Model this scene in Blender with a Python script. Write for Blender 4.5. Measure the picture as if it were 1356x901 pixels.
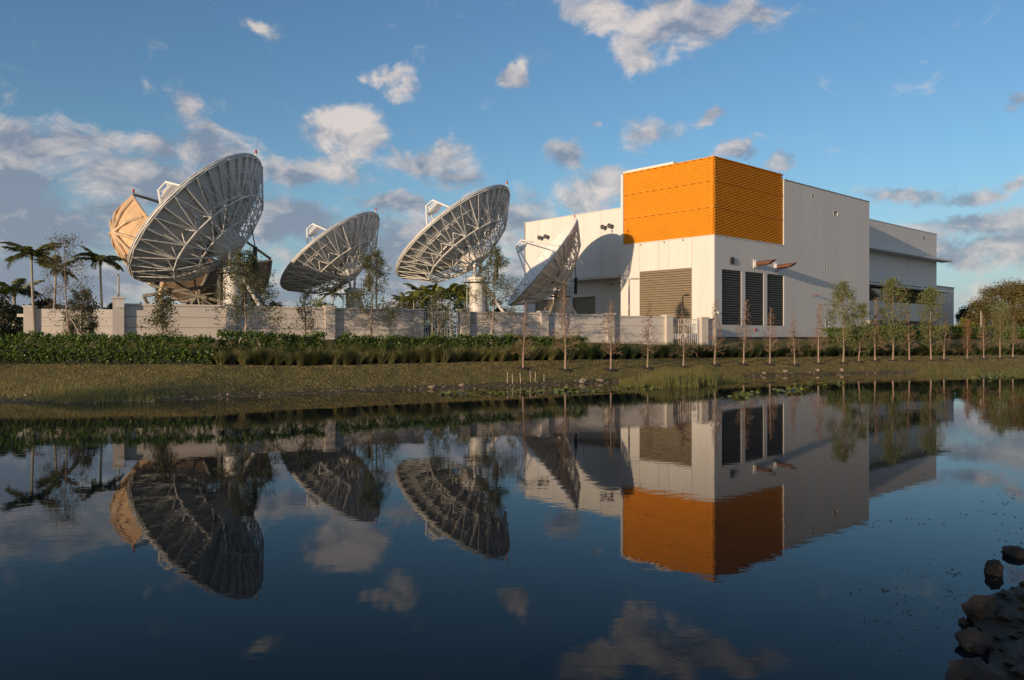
import bpy, math, random
from math import sin, cos, tan, pi, radians, sqrt, atan2, exp, floor
from mathutils import Vector, Matrix, noise
random.seed(11)
sc = bpy.context.scene
col = sc.collection
for o in list(bpy.data.objects): bpy.data.objects.remove(o)

# ------------------------------------------------------------------ camera
F = 1055.0; HZ = 448.0; CX = 678.0; CZ = 3.0        # focal length / horizon of the 1356 px photograph
cam = bpy.data.objects.new('camera', bpy.data.cameras.new('camera')); col.objects.link(cam)
cam.data.sensor_width = 36; cam.data.lens = 36*F/1356
cam.data.clip_start = .1; cam.data.clip_end = 9000
cam.location = (0, 0, CZ); cam.rotation_euler = (radians(90)-math.atan(2.5/F), 0, 0)
sc.camera = cam

# ------------------------------------------------------------------ light
SUN_EL = 6.7
LD = Vector((.6566, .7547, -.1170)).normalized()       # the way sunlight travels
sun = bpy.data.objects.new('sun', bpy.data.lights.new('sun', 'SUN')); col.objects.link(sun)
sun.data.energy = 4.5; sun.data.angle = radians(.55); sun.data.color = (1, .74, .49)
sun.rotation_euler = LD.to_track_quat('-Z', 'Y').to_euler(); sun.location = (-60, -60, 40)
sc.view_settings.view_transform = 'Standard'; sc.view_settings.look = 'None'
sc.view_settings.exposure = 0.08; sc.view_settings.gamma = 1
sc.view_settings.use_curve_mapping = False

# ------------------------------------------------------------------ world: sky + clouds
SKY_STRENGTH = .15
w = bpy.data.worlds.new('World'); sc.world = w; w.use_nodes = True
nt = w.node_tree; N = nt.nodes; L = nt.links; N.clear()
def nd(t, **k):
    n = N.new(t)
    for a, b in k.items(): setattr(n, a, b)
    return n
def mth(op, a, b=None, c=None, clamp=False):
    n = nd('ShaderNodeMath', operation=op); n.use_clamp = clamp
    for i, v in enumerate((a, b, c)):
        if v is None: continue
        if isinstance(v, (int, float)): n.inputs[i].default_value = v
        else: L.new(v, n.inputs[i])
    return n.outputs[0]
sky = nd('ShaderNodeTexSky', sky_type='NISHITA'); sky.sun_disc = False
sky.sun_elevation = radians(SUN_EL)
sky.sun_rotation = atan2(-LD.x, -LD.y) % (2*pi)
sky.altitude = 0; sky.air_density = 1.0; sky.dust_density = .5; sky.ozone_density = 3.0
tc = nd('ShaderNodeTexCoord')
sep = nd('ShaderNodeSeparateXYZ'); L.new(tc.outputs['Generated'], sep.inputs[0])
az = mth('ARCTAN2', sep.outputs[0], sep.outputs[1]); el = mth('ARCSINE', sep.outputs[2])
comb = nd('ShaderNodeCombineXYZ'); L.new(az, comb.inputs[0]); L.new(el, comb.inputs[1])
P = comb.outputs[0]
def vec(op, a, b):
    n = nd('ShaderNodeVectorMath', operation=op)
    for i, v in enumerate((a, b)):
        if isinstance(v, tuple): n.inputs[i].default_value = v
        else: L.new(v, n.inputs[i])
    return n.outputs[0]
def noi(v, sc_, det=6, ro=.6, dist=0, col_=False):
    n = nd('ShaderNodeTexNoise'); n.inputs['Scale'].default_value = sc_; n.inputs['Detail'].default_value = det
    n.inputs['Roughness'].default_value = ro; n.inputs['Distortion'].default_value = dist; L.new(v, n.inputs['Vector'])
    return n.outputs['Color' if col_ else 'Fac']
# clouds: (x, y, radius x, radius y, strength) seen on the photograph, stored as azimuth / elevation
CL = [(458,172,66,44,1.5),(440,215,60,30,.9),(560,215,80,32,1.1),(600,235,70,30,.9),(525,196,28,16,.8),(285,192,88,38,1.2),(205,190,50,22,1.0),
      (90,190,110,42,1.15),(30,175,60,32,1.0),(180,240,190,46,1.1),(400,232,120,32,1.1),(20,255,120,60,1.2),(60,300,150,60,1.2),(140,278,50,22,1.0),
      (380,300,120,40,1.2),(520,275,70,24,1.0),(480,330,150,50,1.2),(690,285,70,42,1.1),(640,300,80,60,1.2),(745,205,44,32,1.0),(800,245,90,34,1.15),(770,262,60,40,1.0),
      (676,93,36,26,1.15),(520,98,46,22,.9),(545,118,30,22,.75),(240,135,34,34,.8),(338,40,32,14,.75),(110,170,60,18,.7),
      (800,14,90,34,1.15),(900,30,90,38,1.35),(855,62,50,32,1.1),(985,14,75,26,1.1),(940,20,60,30,1.1),
      (972,201,32,18,1.15),(1020,222,44,12,.9),(930,155,26,10,.9),(790,165,26,10,.85),(858,170,50,36,.8),
      (1190,262,80,18,1.0),(1270,262,60,16,.9),(1290,300,110,20,1.2),(1340,325,110,36,1.1),(1280,345,80,24,1.0),(1230,320,60,40,.6),(1345,128,26,14,1.0),(1345,245,50,14,.9),(1215,72,20,8,.5),(90,370,200,46,1.25),(330,385,170,36,1.2),(540,372,130,44,1.2),(690,370,70,60,1.1),(1300,395,140,22,.75)]
warp = vec('SUBTRACT', noi(P, 9, 5, .65, 0, True), (.5, .5, .5))
wp = vec('MULTIPLY', warp, (.13, .085, 0)); PW = vec('ADD', P, wp)
def falloff(PV):
    cur = None
    for (x, y, rx, ry, s) in CL:
        a = math.atan((x-CX)/F); e = math.atan((HZ-y)/F*cos(a))
        ca = cos(a)
        d = vec('MULTIPLY', vec('SUBTRACT', PV, (a, e, 0)), (F/rx/ca/1.18, F/ry*1.0/1.18, 0))
        ln = nd('ShaderNodeVectorMath', operation='LENGTH'); L.new(d, ln.inputs[0])
        v = mth('MULTIPLY', mth('SUBTRACT', 1, ln.outputs['Value'], clamp=True), s)
        cur = v if cur is None else mth('SMOOTH_MAX', cur, v, .12)
    return cur
fo = falloff(PW)
# the rest of the sky, outside the frame: scattered low cumulus of the same kind
out = mth('MULTIPLY', mth('SUBTRACT', mth('ABSOLUTE', az), .66), 6, clamp=True)
band = mth('MULTIPLY', mth('SUBTRACT', 1.5, mth('MULTIPLY', mth('ABSOLUTE', mth('SUBTRACT', el, .3)), 2.2), clamp=True), 1)
gen = mth('MULTIPLY', mth('MULTIPLY', mth('SUBTRACT', noi(P, 4.2, 3, .5), .40, clamp=True), 4.6), mth('MULTIPLY', out, band))
fo = mth('MAXIMUM', fo, gen)
ps = nd('ShaderNodeMapping'); ps.inputs['Scale'].default_value = (1, 1.6, 1); L.new(P, ps.inputs[0]); PS = ps.outputs[0]
n1 = noi(PS, 15, 10, .62, .5)
def dens(n, off):
    d = mth('ADD', fo, mth('MULTIPLY', mth('SUBTRACT', n, .5), 1.65))
    return mth('MULTIPLY', mth('SUBTRACT', d, off), 1.75, clamp=True)
d1 = dens(n1, .22)
sm = nd('ShaderNodeMapRange', interpolation_type='SMOOTHSTEP'); L.new(d1, sm.inputs[0]); mask = mth('MULTIPLY', sm.outputs[0], .84)
# relief: the same noise a little nearer the sun (left and up); thick minus thin there tells the lit side
sh = vec('ADD', PS, (-.016, .024, 0)); n2 = noi(sh, 15, 10, .62, .5)
big = noi(vec('ADD', P, (3, 1, 0)), 7.5, 3, .5)
lit = mth('ADD', mth('MULTIPLY', mth('SUBTRACT', n1, n2), 2.6), .5)
lowdark = mth('SUBTRACT', 1.25, mth('MULTIPLY', mth('ABSOLUTE', mth('SUBTRACT', el, .11)), 8), clamp=True)
leftw = mth('SUBTRACT', .75, mth('MULTIPLY', az, 1.3), clamp=True)
lit = mth('SUBTRACT', lit, mth('MULTIPLY', mth('MULTIPLY', mth('SUBTRACT', fo, .32, clamp=True), lowdark), mth('MULTIPLY', leftw, .95)))
lit = mth('ADD', lit, mth('MULTIPLY', mth('SUBTRACT', big, .5), 2.2), clamp=True)
# the tall white cumulus: brighter
d = vec('MULTIPLY', vec('SUBTRACT', PW, (math.atan((458-CX)/F), math.atan((HZ-165)/F*.98), 0)), (F/62, F/40, 0))
ln = nd('ShaderNodeVectorMath', operation='LENGTH'); L.new(d, ln.inputs[0])
lit = mth('ADD', lit, mth('MULTIPLY', mth('SUBTRACT', 1, ln.outputs['Value'], clamp=True), .45), clamp=True)
cr = nd('ShaderNodeMixRGB'); cr.inputs[1].default_value = (1.45, 1.7, 2.2, 1); cr.inputs[2].default_value = (4.9, 4.3, 3.9, 1); L.new(lit, cr.inputs[0])
tint = nd('ShaderNodeMixRGB', blend_type='MULTIPLY'); tint.inputs[0].default_value = 1; tint.inputs[2].default_value = (1.12, 1.17, 1.18, 1)
L.new(sky.outputs[0], tint.inputs[1])
hzf = mth('SUBTRACT', 1, mth('MULTIPLY', mth('ABSOLUTE', el), 4.2), clamp=True)      # pale air low over the horizon
hz = nd('ShaderNodeMixRGB'); L.new(mth('MULTIPLY', mth('MULTIPLY', hzf, hzf), .8), hz.inputs[0]); L.new(tint.outputs[0], hz.inputs[1]); hz.inputs[2].default_value = (2.2, 2.65, 3.5, 1)
mx = nd('ShaderNodeMixRGB'); L.new(mask, mx.inputs[0]); L.new(hz.outputs[0], mx.inputs[1]); L.new(cr.outputs[0], mx.inputs[2])
bg = nd('ShaderNodeBackground'); bg.inputs[1].default_value = SKY_STRENGTH; L.new(mx.outputs[0], bg.inputs[0])
wo = nd('ShaderNodeOutputWorld'); L.new(bg.outputs[0], wo.inputs[0])

# ------------------------------------------------------------------ materials
M = {}
def mat(name, c, rough=.7, metal=0, var=0, vs=4, bump=0, bs=20, c2=None, stretch=(1,1,1), spec=.5, trans=0, fine=0):
    m = bpy.data.materials.new(name); m.use_nodes = True; t = m.node_tree; b = t.nodes['Principled BSDF']
    b.inputs['Roughness'].default_value = rough; b.inputs['Metallic'].default_value = metal
    b.inputs['Base Color'].default_value = (*c, 1); b.inputs['Specular IOR Level'].default_value = spec
    ge = t.nodes.new('ShaderNodeNewGeometry'); mp = t.nodes.new('ShaderNodeMapping'); mp.inputs['Scale'].default_value = stretch
    t.links.new(ge.outputs['Position'], mp.inputs[0])
    if c2 is None and var: c2 = tuple(max(0, x*(1-var)) for x in c)
    if c2 is not None:
        n = t.nodes.new('ShaderNodeTexNoise'); n.inputs['Scale'].default_value = vs; n.inputs['Detail'].default_value = 6; n.inputs['Roughness'].default_value = .65
        t.links.new(mp.outputs[0], n.inputs[0])
        r = t.nodes.new('ShaderNodeMapRange'); r.inputs[1].default_value = .34; r.inputs[2].default_value = .66; t.links.new(n.outputs[0], r.inputs[0])
        x = t.nodes.new('ShaderNodeMixRGB'); x.inputs[1].default_value = (*c, 1); x.inputs[2].default_value = (*c2, 1)
        t.links.new(r.outputs[0], x.inputs[0]); t.links.new(x.outputs[0], b.inputs['Base Color'])
    if bump:
        n = t.nodes.new('ShaderNodeTexNoise'); n.inputs['Scale'].default_value = bs; n.inputs['Detail'].default_value = 5
        t.links.new(mp.outputs[0], n.inputs[0])
        bp = t.nodes.new('ShaderNodeBump'); bp.inputs['Strength'].default_value = bump; bp.inputs['Distance'].default_value = .05
        t.links.new(n.outputs[0], bp.inputs['Height']); t.links.new(bp.outputs[0], b.inputs['Normal'])
    if trans:
        tr = t.nodes.new('ShaderNodeBsdfTranslucent'); ms = t.nodes.new('ShaderNodeMixShader'); ms.inputs[0].default_value = trans
        tr.inputs[0].default_value = (c[0]*1.6, c[1]*1.6, c[2]*.8, 1)
        t.links.new(b.outputs[0], ms.inputs[1]); t.links.new(tr.outputs[0], ms.inputs[2])
        t.links.new(ms.outputs[0], t.nodes['Material Output'].inputs[0])
    M[name] = m; return m
mat('precast', (.70,.675,.64), .8, c2=(.64,.615,.575), vs=.9, stretch=(2.2,2.2,.12), bump=.06, bs=9)
mat('precast_b', (.685,.655,.62), .8, c2=(.635,.605,.565), vs=.8, stretch=(2.6,2.6,.10), bump=.06, bs=9)
mat('joint', (.30,.28,.26), .9)
mat('orange', (.80,.375,.032), .5, metal=.12, var=.08, vs=.7)
mat('trim', (.62,.60,.57), .5, var=.1)
mat('taupe', (.27,.215,.14), .55, var=.1, vs=1)
mat('louver_dark', (.085,.08,.07), .5, var=.2, vs=2)
mat('void', (.012,.012,.012), .9)
mat('glass', (.015,.03,.028), .06, spec=.8)
mat('steel_dark', (.06,.06,.06), .5, var=.2)
mat('rust', (.17,.07,.04), .6, c2=(.11,.045,.025), vs=5)
mat('dish_panel', (.66,.66,.65), .45, c2=(.57,.57,.56), vs=1.5)
mat('dish_front', (.78,.77,.74), .6, var=.05)
mat('truss', (.74,.73,.70), .4, var=.18, vs=3)
mat('pedestal', (.72,.69,.65), .5, c2=(.60,.57,.53), vs=1.2, stretch=(1,1,.3))
mat('beige', (.68,.46,.26), .6, c2=(.58,.38,.20), vs=1.2)
mat('beige_tube', (.62,.44,.27), .5, c2=(.48,.34,.21), vs=2)
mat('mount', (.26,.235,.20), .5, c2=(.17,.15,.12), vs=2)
mat('beige_shaded', (.26,.18,.12), .7, c2=(.12,.08,.05), vs=1)  # beige with shade painted in, for the bowl's lower and right panels
mat('olive', (.16,.15,.11), .5, var=.3)
mat('black', (.012,.012,.013), .5)
mat('red', (.38,.04,.03), .4)
mat('wall', (.58,.53,.485), .85, c2=(.53,.485,.445), vs=.8, bump=.05, bs=14)
mat('wall_col', (.52,.475,.43), .85, c2=(.46,.42,.38), vs=1.1, bump=.3, bs=18)
mat('cap', (.62,.58,.53), .8, var=.1)
mat('fence', (.60,.60,.60), .5, var=.1)
mat('pole', (.42,.38,.34), .6, var=.2)
mat('bark', (.33,.245,.18), .9, c2=(.22,.16,.115), vs=9, bump=.4, bs=30)
mat('bark_dark', (.15,.12,.095), .9, c2=(.10,.08,.06), vs=6)
mat('twig', (.25,.155,.105), .9, c2=(.19,.12,.08), vs=3)
mat('palm_trunk', (.36,.32,.26), .9, c2=(.25,.22,.18), vs=6, stretch=(.3,.3,4))
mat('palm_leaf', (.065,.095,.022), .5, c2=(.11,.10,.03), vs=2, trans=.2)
mat('leaf_hedge', (.04,.085,.014), .42, c2=(.14,.20,.035), vs=6, trans=.22, spec=.4)
mat('leaf_oak', (.085,.10,.04), .55, c2=(.12,.115,.05), vs=3, trans=.2)
mat('leaf_dry', (.125,.10,.05), .6, c2=(.085,.085,.035), vs=3, trans=.2)
mat('leaf_young', (.12,.165,.05), .5, c2=(.17,.18,.06), vs=3, trans=.25)
mat('leaf_big', (.085,.085,.025), .6, c2=(.17,.13,.035), vs=.7, trans=.2)
mat('leaf_dark', (.02,.032,.014), .6, c2=(.035,.045,.02), vs=1, trans=.1)
mat('leaf_bright', (.21,.20,.03), .55, c2=(.11,.13,.025), vs=.5, trans=.25)
mat('leaf_rust', (.20,.085,.03), .7, c2=(.13,.06,.025), vs=4)
mat('ograss', (.10,.115,.035), .6, c2=(.17,.15,.06), vs=1.3, trans=.2)
mat('ograss_g', (.05,.075,.022), .6, c2=(.085,.10,.035), vs=1.0, trans=.2)
mat('reed', (.15,.16,.045), .6, c2=(.22,.19,.07), vs=1.5, trans=.25)
mat('pad', (.20,.21,.035), .45, c2=(.10,.13,.03), vs=6)
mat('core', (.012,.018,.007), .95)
mat('rock', (.055,.038,.026), .85, c2=(.024,.019,.013), vs=5, bump=.8, bs=14)
mat('rock_pale', (.30,.24,.18), .85, c2=(.18,.14,.10), vs=4, bump=.6, bs=14)
mat('weed', (.10,.085,.05), .8, c2=(.14,.11,.06), vs=8)
mat('mud', (.035,.028,.018), .85, c2=(.06,.046,.028), vs=3, bump=.6, bs=9)
mat('stake', (.42,.36,.28), .8)
mat('white_wall', (.72,.64,.56), .8, var=.1)
mat('lens', (.5,.48,.42), .2)
mat('mulch', (.055,.042,.028), .95, c2=(.03,.022,.015), vs=14, bump=.8, bs=18)

def gm():   # ground: lawn / mud by height, mottled
    m = bpy.data.materials.new('lawn'); m.use_nodes = True; t = m.node_tree; b = t.nodes['Principled BSDF']; b.inputs['Roughness'].default_value = .95
    b.inputs['Specular IOR Level'].default_value = .15
    ge = t.nodes.new('ShaderNodeNewGeometry')
    def n(s, d=5, r=.6):
        x = t.nodes.new('ShaderNodeTexNoise'); x.inputs['Scale'].default_value = s; x.inputs['Detail'].default_value = d; x.inputs['Roughness'].default_value = r
        t.links.new(ge.outputs['Position'], x.inputs[0]); return x.outputs[0]
    def rng(v, a, c, lo=0, hi=1):
        x = t.nodes.new('ShaderNodeMapRange'); x.inputs[1].default_value = a; x.inputs[2].default_value = c; x.inputs[3].default_value = lo; x.inputs[4].default_value = hi
        t.links.new(v, x.inputs[0]); return x.outputs[0]
    def mix(f, a, c):
        x = t.nodes.new('ShaderNodeMixRGB'); t.links.new(f, x.inputs[0])
        for i, v in ((1, a), (2, c)):
            if isinstance(v, tuple): x.inputs[i].default_value = (*v, 1)
            else: t.links.new(v, x.inputs[i])
        return x.outputs[0]
    g = mix(rng(n(1.1), .35, .65), (.25,.195,.075), (.16,.14,.05))
    g = mix(rng(n(7, 6, .8), .45, .62), g, (.07,.06,.026))
    s = t.nodes.new('ShaderNodeSeparateXYZ'); t.links.new(ge.outputs['Position'], s.inputs[0])
    ad = t.nodes.new('ShaderNodeMath'); ad.operation = 'MULTIPLY_ADD'; t.links.new(n(.6, 6, .7), ad.inputs[0]); ad.inputs[1].default_value = .55; t.links.new(s.outputs[2], ad.inputs[2])
    md = mix(rng(n(2.2, 6, .7), .4, .6), (.17,.125,.055), (.075,.06,.028))
    c = mix(rng(ad.outputs[0], .40, .50), md, g)
    t.links.new(c, b.inputs['Base Color'])
    ro = rng(ad.outputs[0], .22, .42, .45, .95); t.links.new(ro, b.inputs['Roughness'])
    bp = t.nodes.new('ShaderNodeBump'); bp.inputs['Strength'].default_value = .9; bp.inputs['Distance'].default_value = .08
    t.links.new(n(9, 6, .75), bp.inputs['Height']); t.links.new(bp.outputs[0], b.inputs['Normal'])
    M['lawn'] = m
gm()
def wm():
    m = bpy.data.materials.new('water'); m.use_nodes = True; t = m.node_tree; b = t.nodes['Principled BSDF']
    b.inputs['Base Color'].default_value = (.006,.010,.013,1); b.inputs['Roughness'].default_value = .012; b.inputs['IOR'].default_value = 1.17
    ge = t.nodes.new('ShaderNodeNewGeometry')
    prev = None
    for (s, st, dist, sx, sy) in ((1, .9, .0018, 1.7, 1.0), (1, .9, .0012, 6.5, 3.6)):
        mp = t.nodes.new('ShaderNodeMapping'); mp.inputs['Scale'].default_value = (sx*.35, sy, 1); t.links.new(ge.outputs['Position'], mp.inputs[0])
        n = t.nodes.new('ShaderNodeTexNoise'); n.inputs['Scale'].default_value = s; n.inputs['Detail'].default_value = 3; n.inputs['Distortion'].default_value = .4
        t.links.new(mp.outputs[0], n.inputs[0])
        bp = t.nodes.new('ShaderNodeBump'); bp.inputs['Strength'].default_value = st; bp.inputs['Distance'].default_value = dist
        pn = t.nodes.new('ShaderNodeTexNoise'); pn.inputs['Scale'].default_value = .09; pn.inputs['Detail'].default_value = 3; t.links.new(ge.outputs['Position'], pn.inputs[0])
        pr = t.nodes.new('ShaderNodeMapRange'); pr.inputs[1].default_value = .42; pr.inputs[2].default_value = .60; pr.inputs[3].default_value = .4; pr.inputs[4].default_value = 1.0
        t.links.new(pn.outputs[0], pr.inputs[0]); t.links.new(pr.outputs[0], bp.inputs['Strength'])
        t.links.new(n.outputs[0], bp.inputs['Height'])
        if prev: t.links.new(prev, bp.inputs['Normal'])
        prev = bp.outputs[0]
    # two rings where fish rose
    for (rx, ry, k, amp, rad) in ((-4.1, 10.6, 9, .00008, .8), (11.2, 17.0, 6, .00025, 1.3)):
        sb = t.nodes.new('ShaderNodeVectorMath'); sb.operation = 'SUBTRACT'; sb.inputs[1].default_value = (rx, ry, 0); t.links.new(ge.outputs['Position'], sb.inputs[0])
        ln = t.nodes.new('ShaderNodeVectorMath'); ln.operation = 'LENGTH'; t.links.new(sb.outputs[0], ln.inputs[0])
        a = t.nodes.new('ShaderNodeMath'); a.operation = 'MULTIPLY'; a.inputs[1].default_value = k*3; t.links.new(ln.outputs['Value'], a.inputs[0])
        s = t.nodes.new('ShaderNodeMath'); s.operation = 'SINE'; t.links.new(a.outputs[0], s.inputs[0])
        fr = t.nodes.new('ShaderNodeMapRange'); fr.inputs[1].default_value = rad; fr.inputs[2].default_value = 0; t.links.new(ln.outputs['Value'], fr.inputs[0])
        mu = t.nodes.new('ShaderNodeMath'); mu.operation = 'MULTIPLY'; t.links.new(s.outputs[0], mu.inputs[0]); t.links.new(fr.outputs[0], mu.inputs[1])
        bp = t.nodes.new('ShaderNodeBump'); bp.inputs['Strength'].default_value = 1; bp.inputs['Distance'].default_value = amp*2
        t.links.new(mu.outputs[0], bp.inputs['Height']); t.links.new(prev, bp.inputs['Normal']); prev = bp.outputs[0]
    t.links.new(prev, b.inputs['Normal'])
    M['water'] = m
wm()

# ------------------------------------------------------------------ helpers
class MB:
    def __init__(s): s.v = []; s.f = []; s.sm = False
    def box(s, x0, x1, y0, y1, z0, z1):
        b = len(s.v)
        s.v += [(x0,y0,z0),(x1,y0,z0),(x1,y1,z0),(x0,y1,z0),(x0,y0,z1),(x1,y0,z1),(x1,y1,z1),(x0,y1,z1)]
        s.f += [tuple(b+i for i in q) for q in ((0,3,2,1),(4,5,6,7),(0,1,5,4),(1,2,6,5),(2,3,7,6),(3,0,4,7))]
        return s
    def quad(s, a, b, c, d):
        n = len(s.v); s.v += [tuple(a), tuple(b), tuple(c), tuple(d)]; s.f.append((n, n+1, n+2, n+3)); return s
    def tri(s, a, b, c):
        n = len(s.v); s.v += [tuple(a), tuple(b), tuple(c)]; s.f.append((n, n+1, n+2)); return s
    def tube(s, pts, rad, n=6, cap=True):
        pts = [Vector(p) for p in pts]
        if not isinstance(rad, (list, tuple)): rad = [rad]*len(pts)
        base = len(s.v)
        for i, p in enumerate(pts):
            d = (pts[min(i+1, len(pts)-1)]-pts[max(i-1, 0)])
            d = d.normalized() if d.length > 1e-9 else Vector((0,0,1))
            a = d.orthogonal().normalized() if i == 0 else (prev - d*prev.dot(d)).normalized()
            prev = a; b = d.cross(a)
            for k in range(n):
                t = 2*pi*k/n; q = p+(a*cos(t)+b*sin(t))*rad[i]; s.v.append(tuple(q))
        for i in range(len(pts)-1):
            for k in range(n):
                k2 = (k+1) % n
                s.f.append((base+i*n+k, base+i*n+k2, base+(i+1)*n+k2, base+(i+1)*n+k))
        if cap:
            s.f.append(tuple(base+k for k in range(n))[::-1]); s.f.append(tuple(base+(len(pts)-1)*n+k for k in range(n)))
        return s
    def lathe(s, prof, n=20, c=(0,0)):
        base = len(s.v)
        for (r, z) in prof:
            for k in range(n):
                t = 2*pi*k/n; s.v.append((c[0]+r*cos(t), c[1]+r*sin(t), z))
        for i in range(len(prof)-1):
            for k in range(n):
                k2 = (k+1) % n; s.f.append((base+i*n+k, base+i*n+k2, base+(i+1)*n+k2, base+(i+1)*n+k))
        return s
    def mesh(s, name, m, smooth=False):
        me = bpy.data.meshes.new(name); me.from_pydata(s.v, [], s.f)
        for x in (m if isinstance(m, list) else [m]): me.materials.append(M[x])
        if smooth: me.polygons.foreach_set('use_smooth', [True]*len(me.polygons))
        return me
    def build(s, name, m, parent=None, smooth=False, kind=None):
        return ob(name, s.mesh(name, m, smooth), parent, kind)
def ob(name, me, parent=None, kind=None, mw=None):
    o = bpy.data.objects.new(name, me); col.objects.link(o)
    if parent is not None: o.parent = parent
    if mw is not None: o.matrix_local = mw
    if kind: o['kind'] = kind
    return o
def tag(o, label, cat, group=None, kind=None):
    o['label'] = label; o['category'] = cat
    if group: o['group'] = group
    if kind: o['kind'] = kind
    return o
def thing(name, label, cat, loc, rz=0, group=None):
    o = bpy.data.objects.new(name, None); col.objects.link(o); o.location = loc; o.rotation_euler = (0, 0, rz); o.empty_display_size = .3
    return tag(o, label, cat, group)
def copy_tree(o, parent=None):
    c = o.copy(); col.objects.link(c)
    if parent is not None: c.parent = parent
    for ch in o.children: copy_tree(ch, c)
    return c
def W(px, D, py=HZ): return Vector(((px-CX)/F*D, D, CZ+(HZ-py)/F*D))
def interp(x, pts):
    if x <= pts[0][0]: return pts[0][1]
    for (a, b), (c, d) in zip(pts, pts[1:]):
        if x <= c: return b+(d-b)*(x-a)/(c-a)
    return pts[-1][1]
def ss(t): t = max(0, min(1, t)); return t*t*(3-2*t)

# ------------------------------------------------------------------ terrain
shore_px = [(-1200,540),(-300,537),(0,535),(200,533),(350,525),(500,519),(700,512),(800,508),(900,503),(1000,499),(1150,496),(1356,493),(1900,489)]
SH = [((x-CX)/F*(3*F/(y-HZ)), 3*F/(y-HZ)) for x, y in shore_px]
crest_px = [(-1200,44,1.5),(0,45,1.5),(285,45.8,1.42),(400,48.3,1.25),(700,57.5,1.32),(900,66,1.3),(1150,77,1.22),(1356,85,1.2),(1900,104,1.2)]
CR = [((x-CX)/F*d, d) for x, d, z in crest_px]; CRZ = [((x-CX)/F*d, z) for x, d, z in crest_px]
def Ys(X): return interp(X, SH)
def Yc(X): return interp(X, CR)
def gz(X, Y):
    ys = Ys(X)+.55*noise.noise(Vector((X*.22, 3.3, 0)))+.22*noise.noise(Vector((X*.9, 8.3, 0))); yc = max(Yc(X), ys+4); zc = interp(X, CRZ)
    if Y < ys: z = -.12*(ys-Y) if ys-Y < 8 else -1
    elif Y < yc:
        t = (Y-ys)/(yc-ys)
        z = .14*t/.25 if t < .25 else .14+(zc-.14)*(1-(1-(t-.25)/.75)**1.35)
    else: z = zc+(2.9-zc)*ss((Y-yc)/11)
    if ys < Y < yc+3: z += .05*noise.noise(Vector((X*.6, Y*.8, 1)))+.02*noise.noise(Vector((X*2.2, Y*2.2, 4)))
    return z
def ground_hit(px, py):
    D = 30.0
    while D < 140:
        X = (px-CX)/F*D
        y = HZ+(CZ-gz(X, D))*F/D
        if y <= py: return Vector((X, D, gz(X, D)))
        D += .1
    return Vector(((px-CX)/F*80, 80, 2))
xs = []; x = -130.0
while x < 190: xs.append(x); x += .5 if -48 < x < 62 else 2.5
xs = [-5000,-1500,-500,-220]+xs+[260,500,1500,5000]
rows = [-9, -6, -3, -1.5]+[-.8+i*.32 for i in range(66)]+[21,22.5,24,26,28,31,35,40,50,70,110,180,400,1200,5000]
g = MB()
for X in xs:
    y0 = Ys(X)
    for s in rows:
        Y = y0+s; g.v.append((X, Y, gz(X, Y) if s < 100 else 2.9))
nr = len(rows)
for i in range(len(xs)-1):
    for j in range(nr-1):
        a = i*nr+j; g.f.append((a, a+nr, a+nr+1, a+1))
ground = g.build('ground', 'lawn', smooth=True, kind='structure')
wt = MB(); wt.quad((-3000,-400,0),(3000,-400,0),(3000,110,0),(-3000,110,0)); wt.build('water', 'water', kind='structure')

# near bank, lower right, and the rocks on it
def nb(X, Y):
    e = interp(Y, [(0,2.2),(4,3.6),(6.5,4.35),(7.5,4.75),(8.5,5.2),(9.2,5.75),(10,6.7),(11,8.6),(13,11.5),(20,20),(40,45)])
    e += .25*noise.noise(Vector((Y*1.3, X*.2, 2)))-.22
    s = X-e
    z = -.35+ (.35+.02)*ss(s/.5+1) if s < 0 else .02+.30*(1-exp(-s*.7))
    return z+.07*noise.noise(Vector((X*2.3, Y*2.3, 0)))+.05*noise.noise(Vector((X*6, Y*6, 2)))*(1 if s > -.3 else 0)
g = MB(); nx, ny = 110, 130
for i in range(nx+1):
    for j in range(ny+1):
        Y = -6+ (j/ny)**1.0*30; e = interp(Y, [(-6,-1),(0,2.2),(6.5,4.2),(9.2,5.6),(10,6.6),(13,11),(20,19),(24,25)])
        X = e-1+(i/nx)**1.7*26
        g.v.append((X, Y, nb(X, Y)))
for i in range(nx):
    for j in range(ny):
        a = i*(ny+1)+j; g.f.append((a, a+ny+1, a+ny+2, a+1))
near = g.build('near_bank', 'mud', smooth=True, kind='structure')

def rock(px, py, wpx, hpx, seed, label, m='rock', name='rock', group=None, z0=0, D=None, flat=1, p=None):
    if p is None: p = W(px, D or 3*F/(py-HZ)); p.z = z0
    D = p.y; rw = wpx/F*D/2*.84; rh = hpx/F*D*.78
    mb = MB(); nu, nv = 16, 10
    for j in range(nv+1):
        for i in range(nu):
            th = pi*j/nv; ph = 2*pi*i/nu
            d = Vector((sin(th)*cos(ph), sin(th)*sin(ph), cos(th)))
            q = d*(1+.42*noise.noise(d*1.3+Vector((seed*7.1, 0, 0)))+.2*noise.noise(d*3.2+Vector((0, seed*3.7, 0)))+.1*noise.noise(d*7+Vector((0, 0, seed)))+.05*noise.noise(d*15+Vector((seed, 0, seed))))
            mb.v.append((q.x*rw, q.y*rw*.85, q.z*rh*.72+rh*.28))
    for j in range(nv):
        for i in range(nu):
            i2 = (i+1) % nu; mb.f.append((j*nu+i, j*nu+i2, (j+1)*nu+i2, (j+1)*nu+i))
    o = mb.build(name, m, smooth=False); o.location = p; o.rotation_euler = (0, 0, seed)
    tag(o, label, 'rock', group); return o
GR = 'rocks along the near bank'
rock(1316, 760, 30, 26, 1.3, 'wedge shaped brown rock standing alone in the water', group=GR)
rock(1346, 736, 40, 15, 2.1, 'low flat brown rock at the right edge, farthest along the near bank', group=GR)
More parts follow.
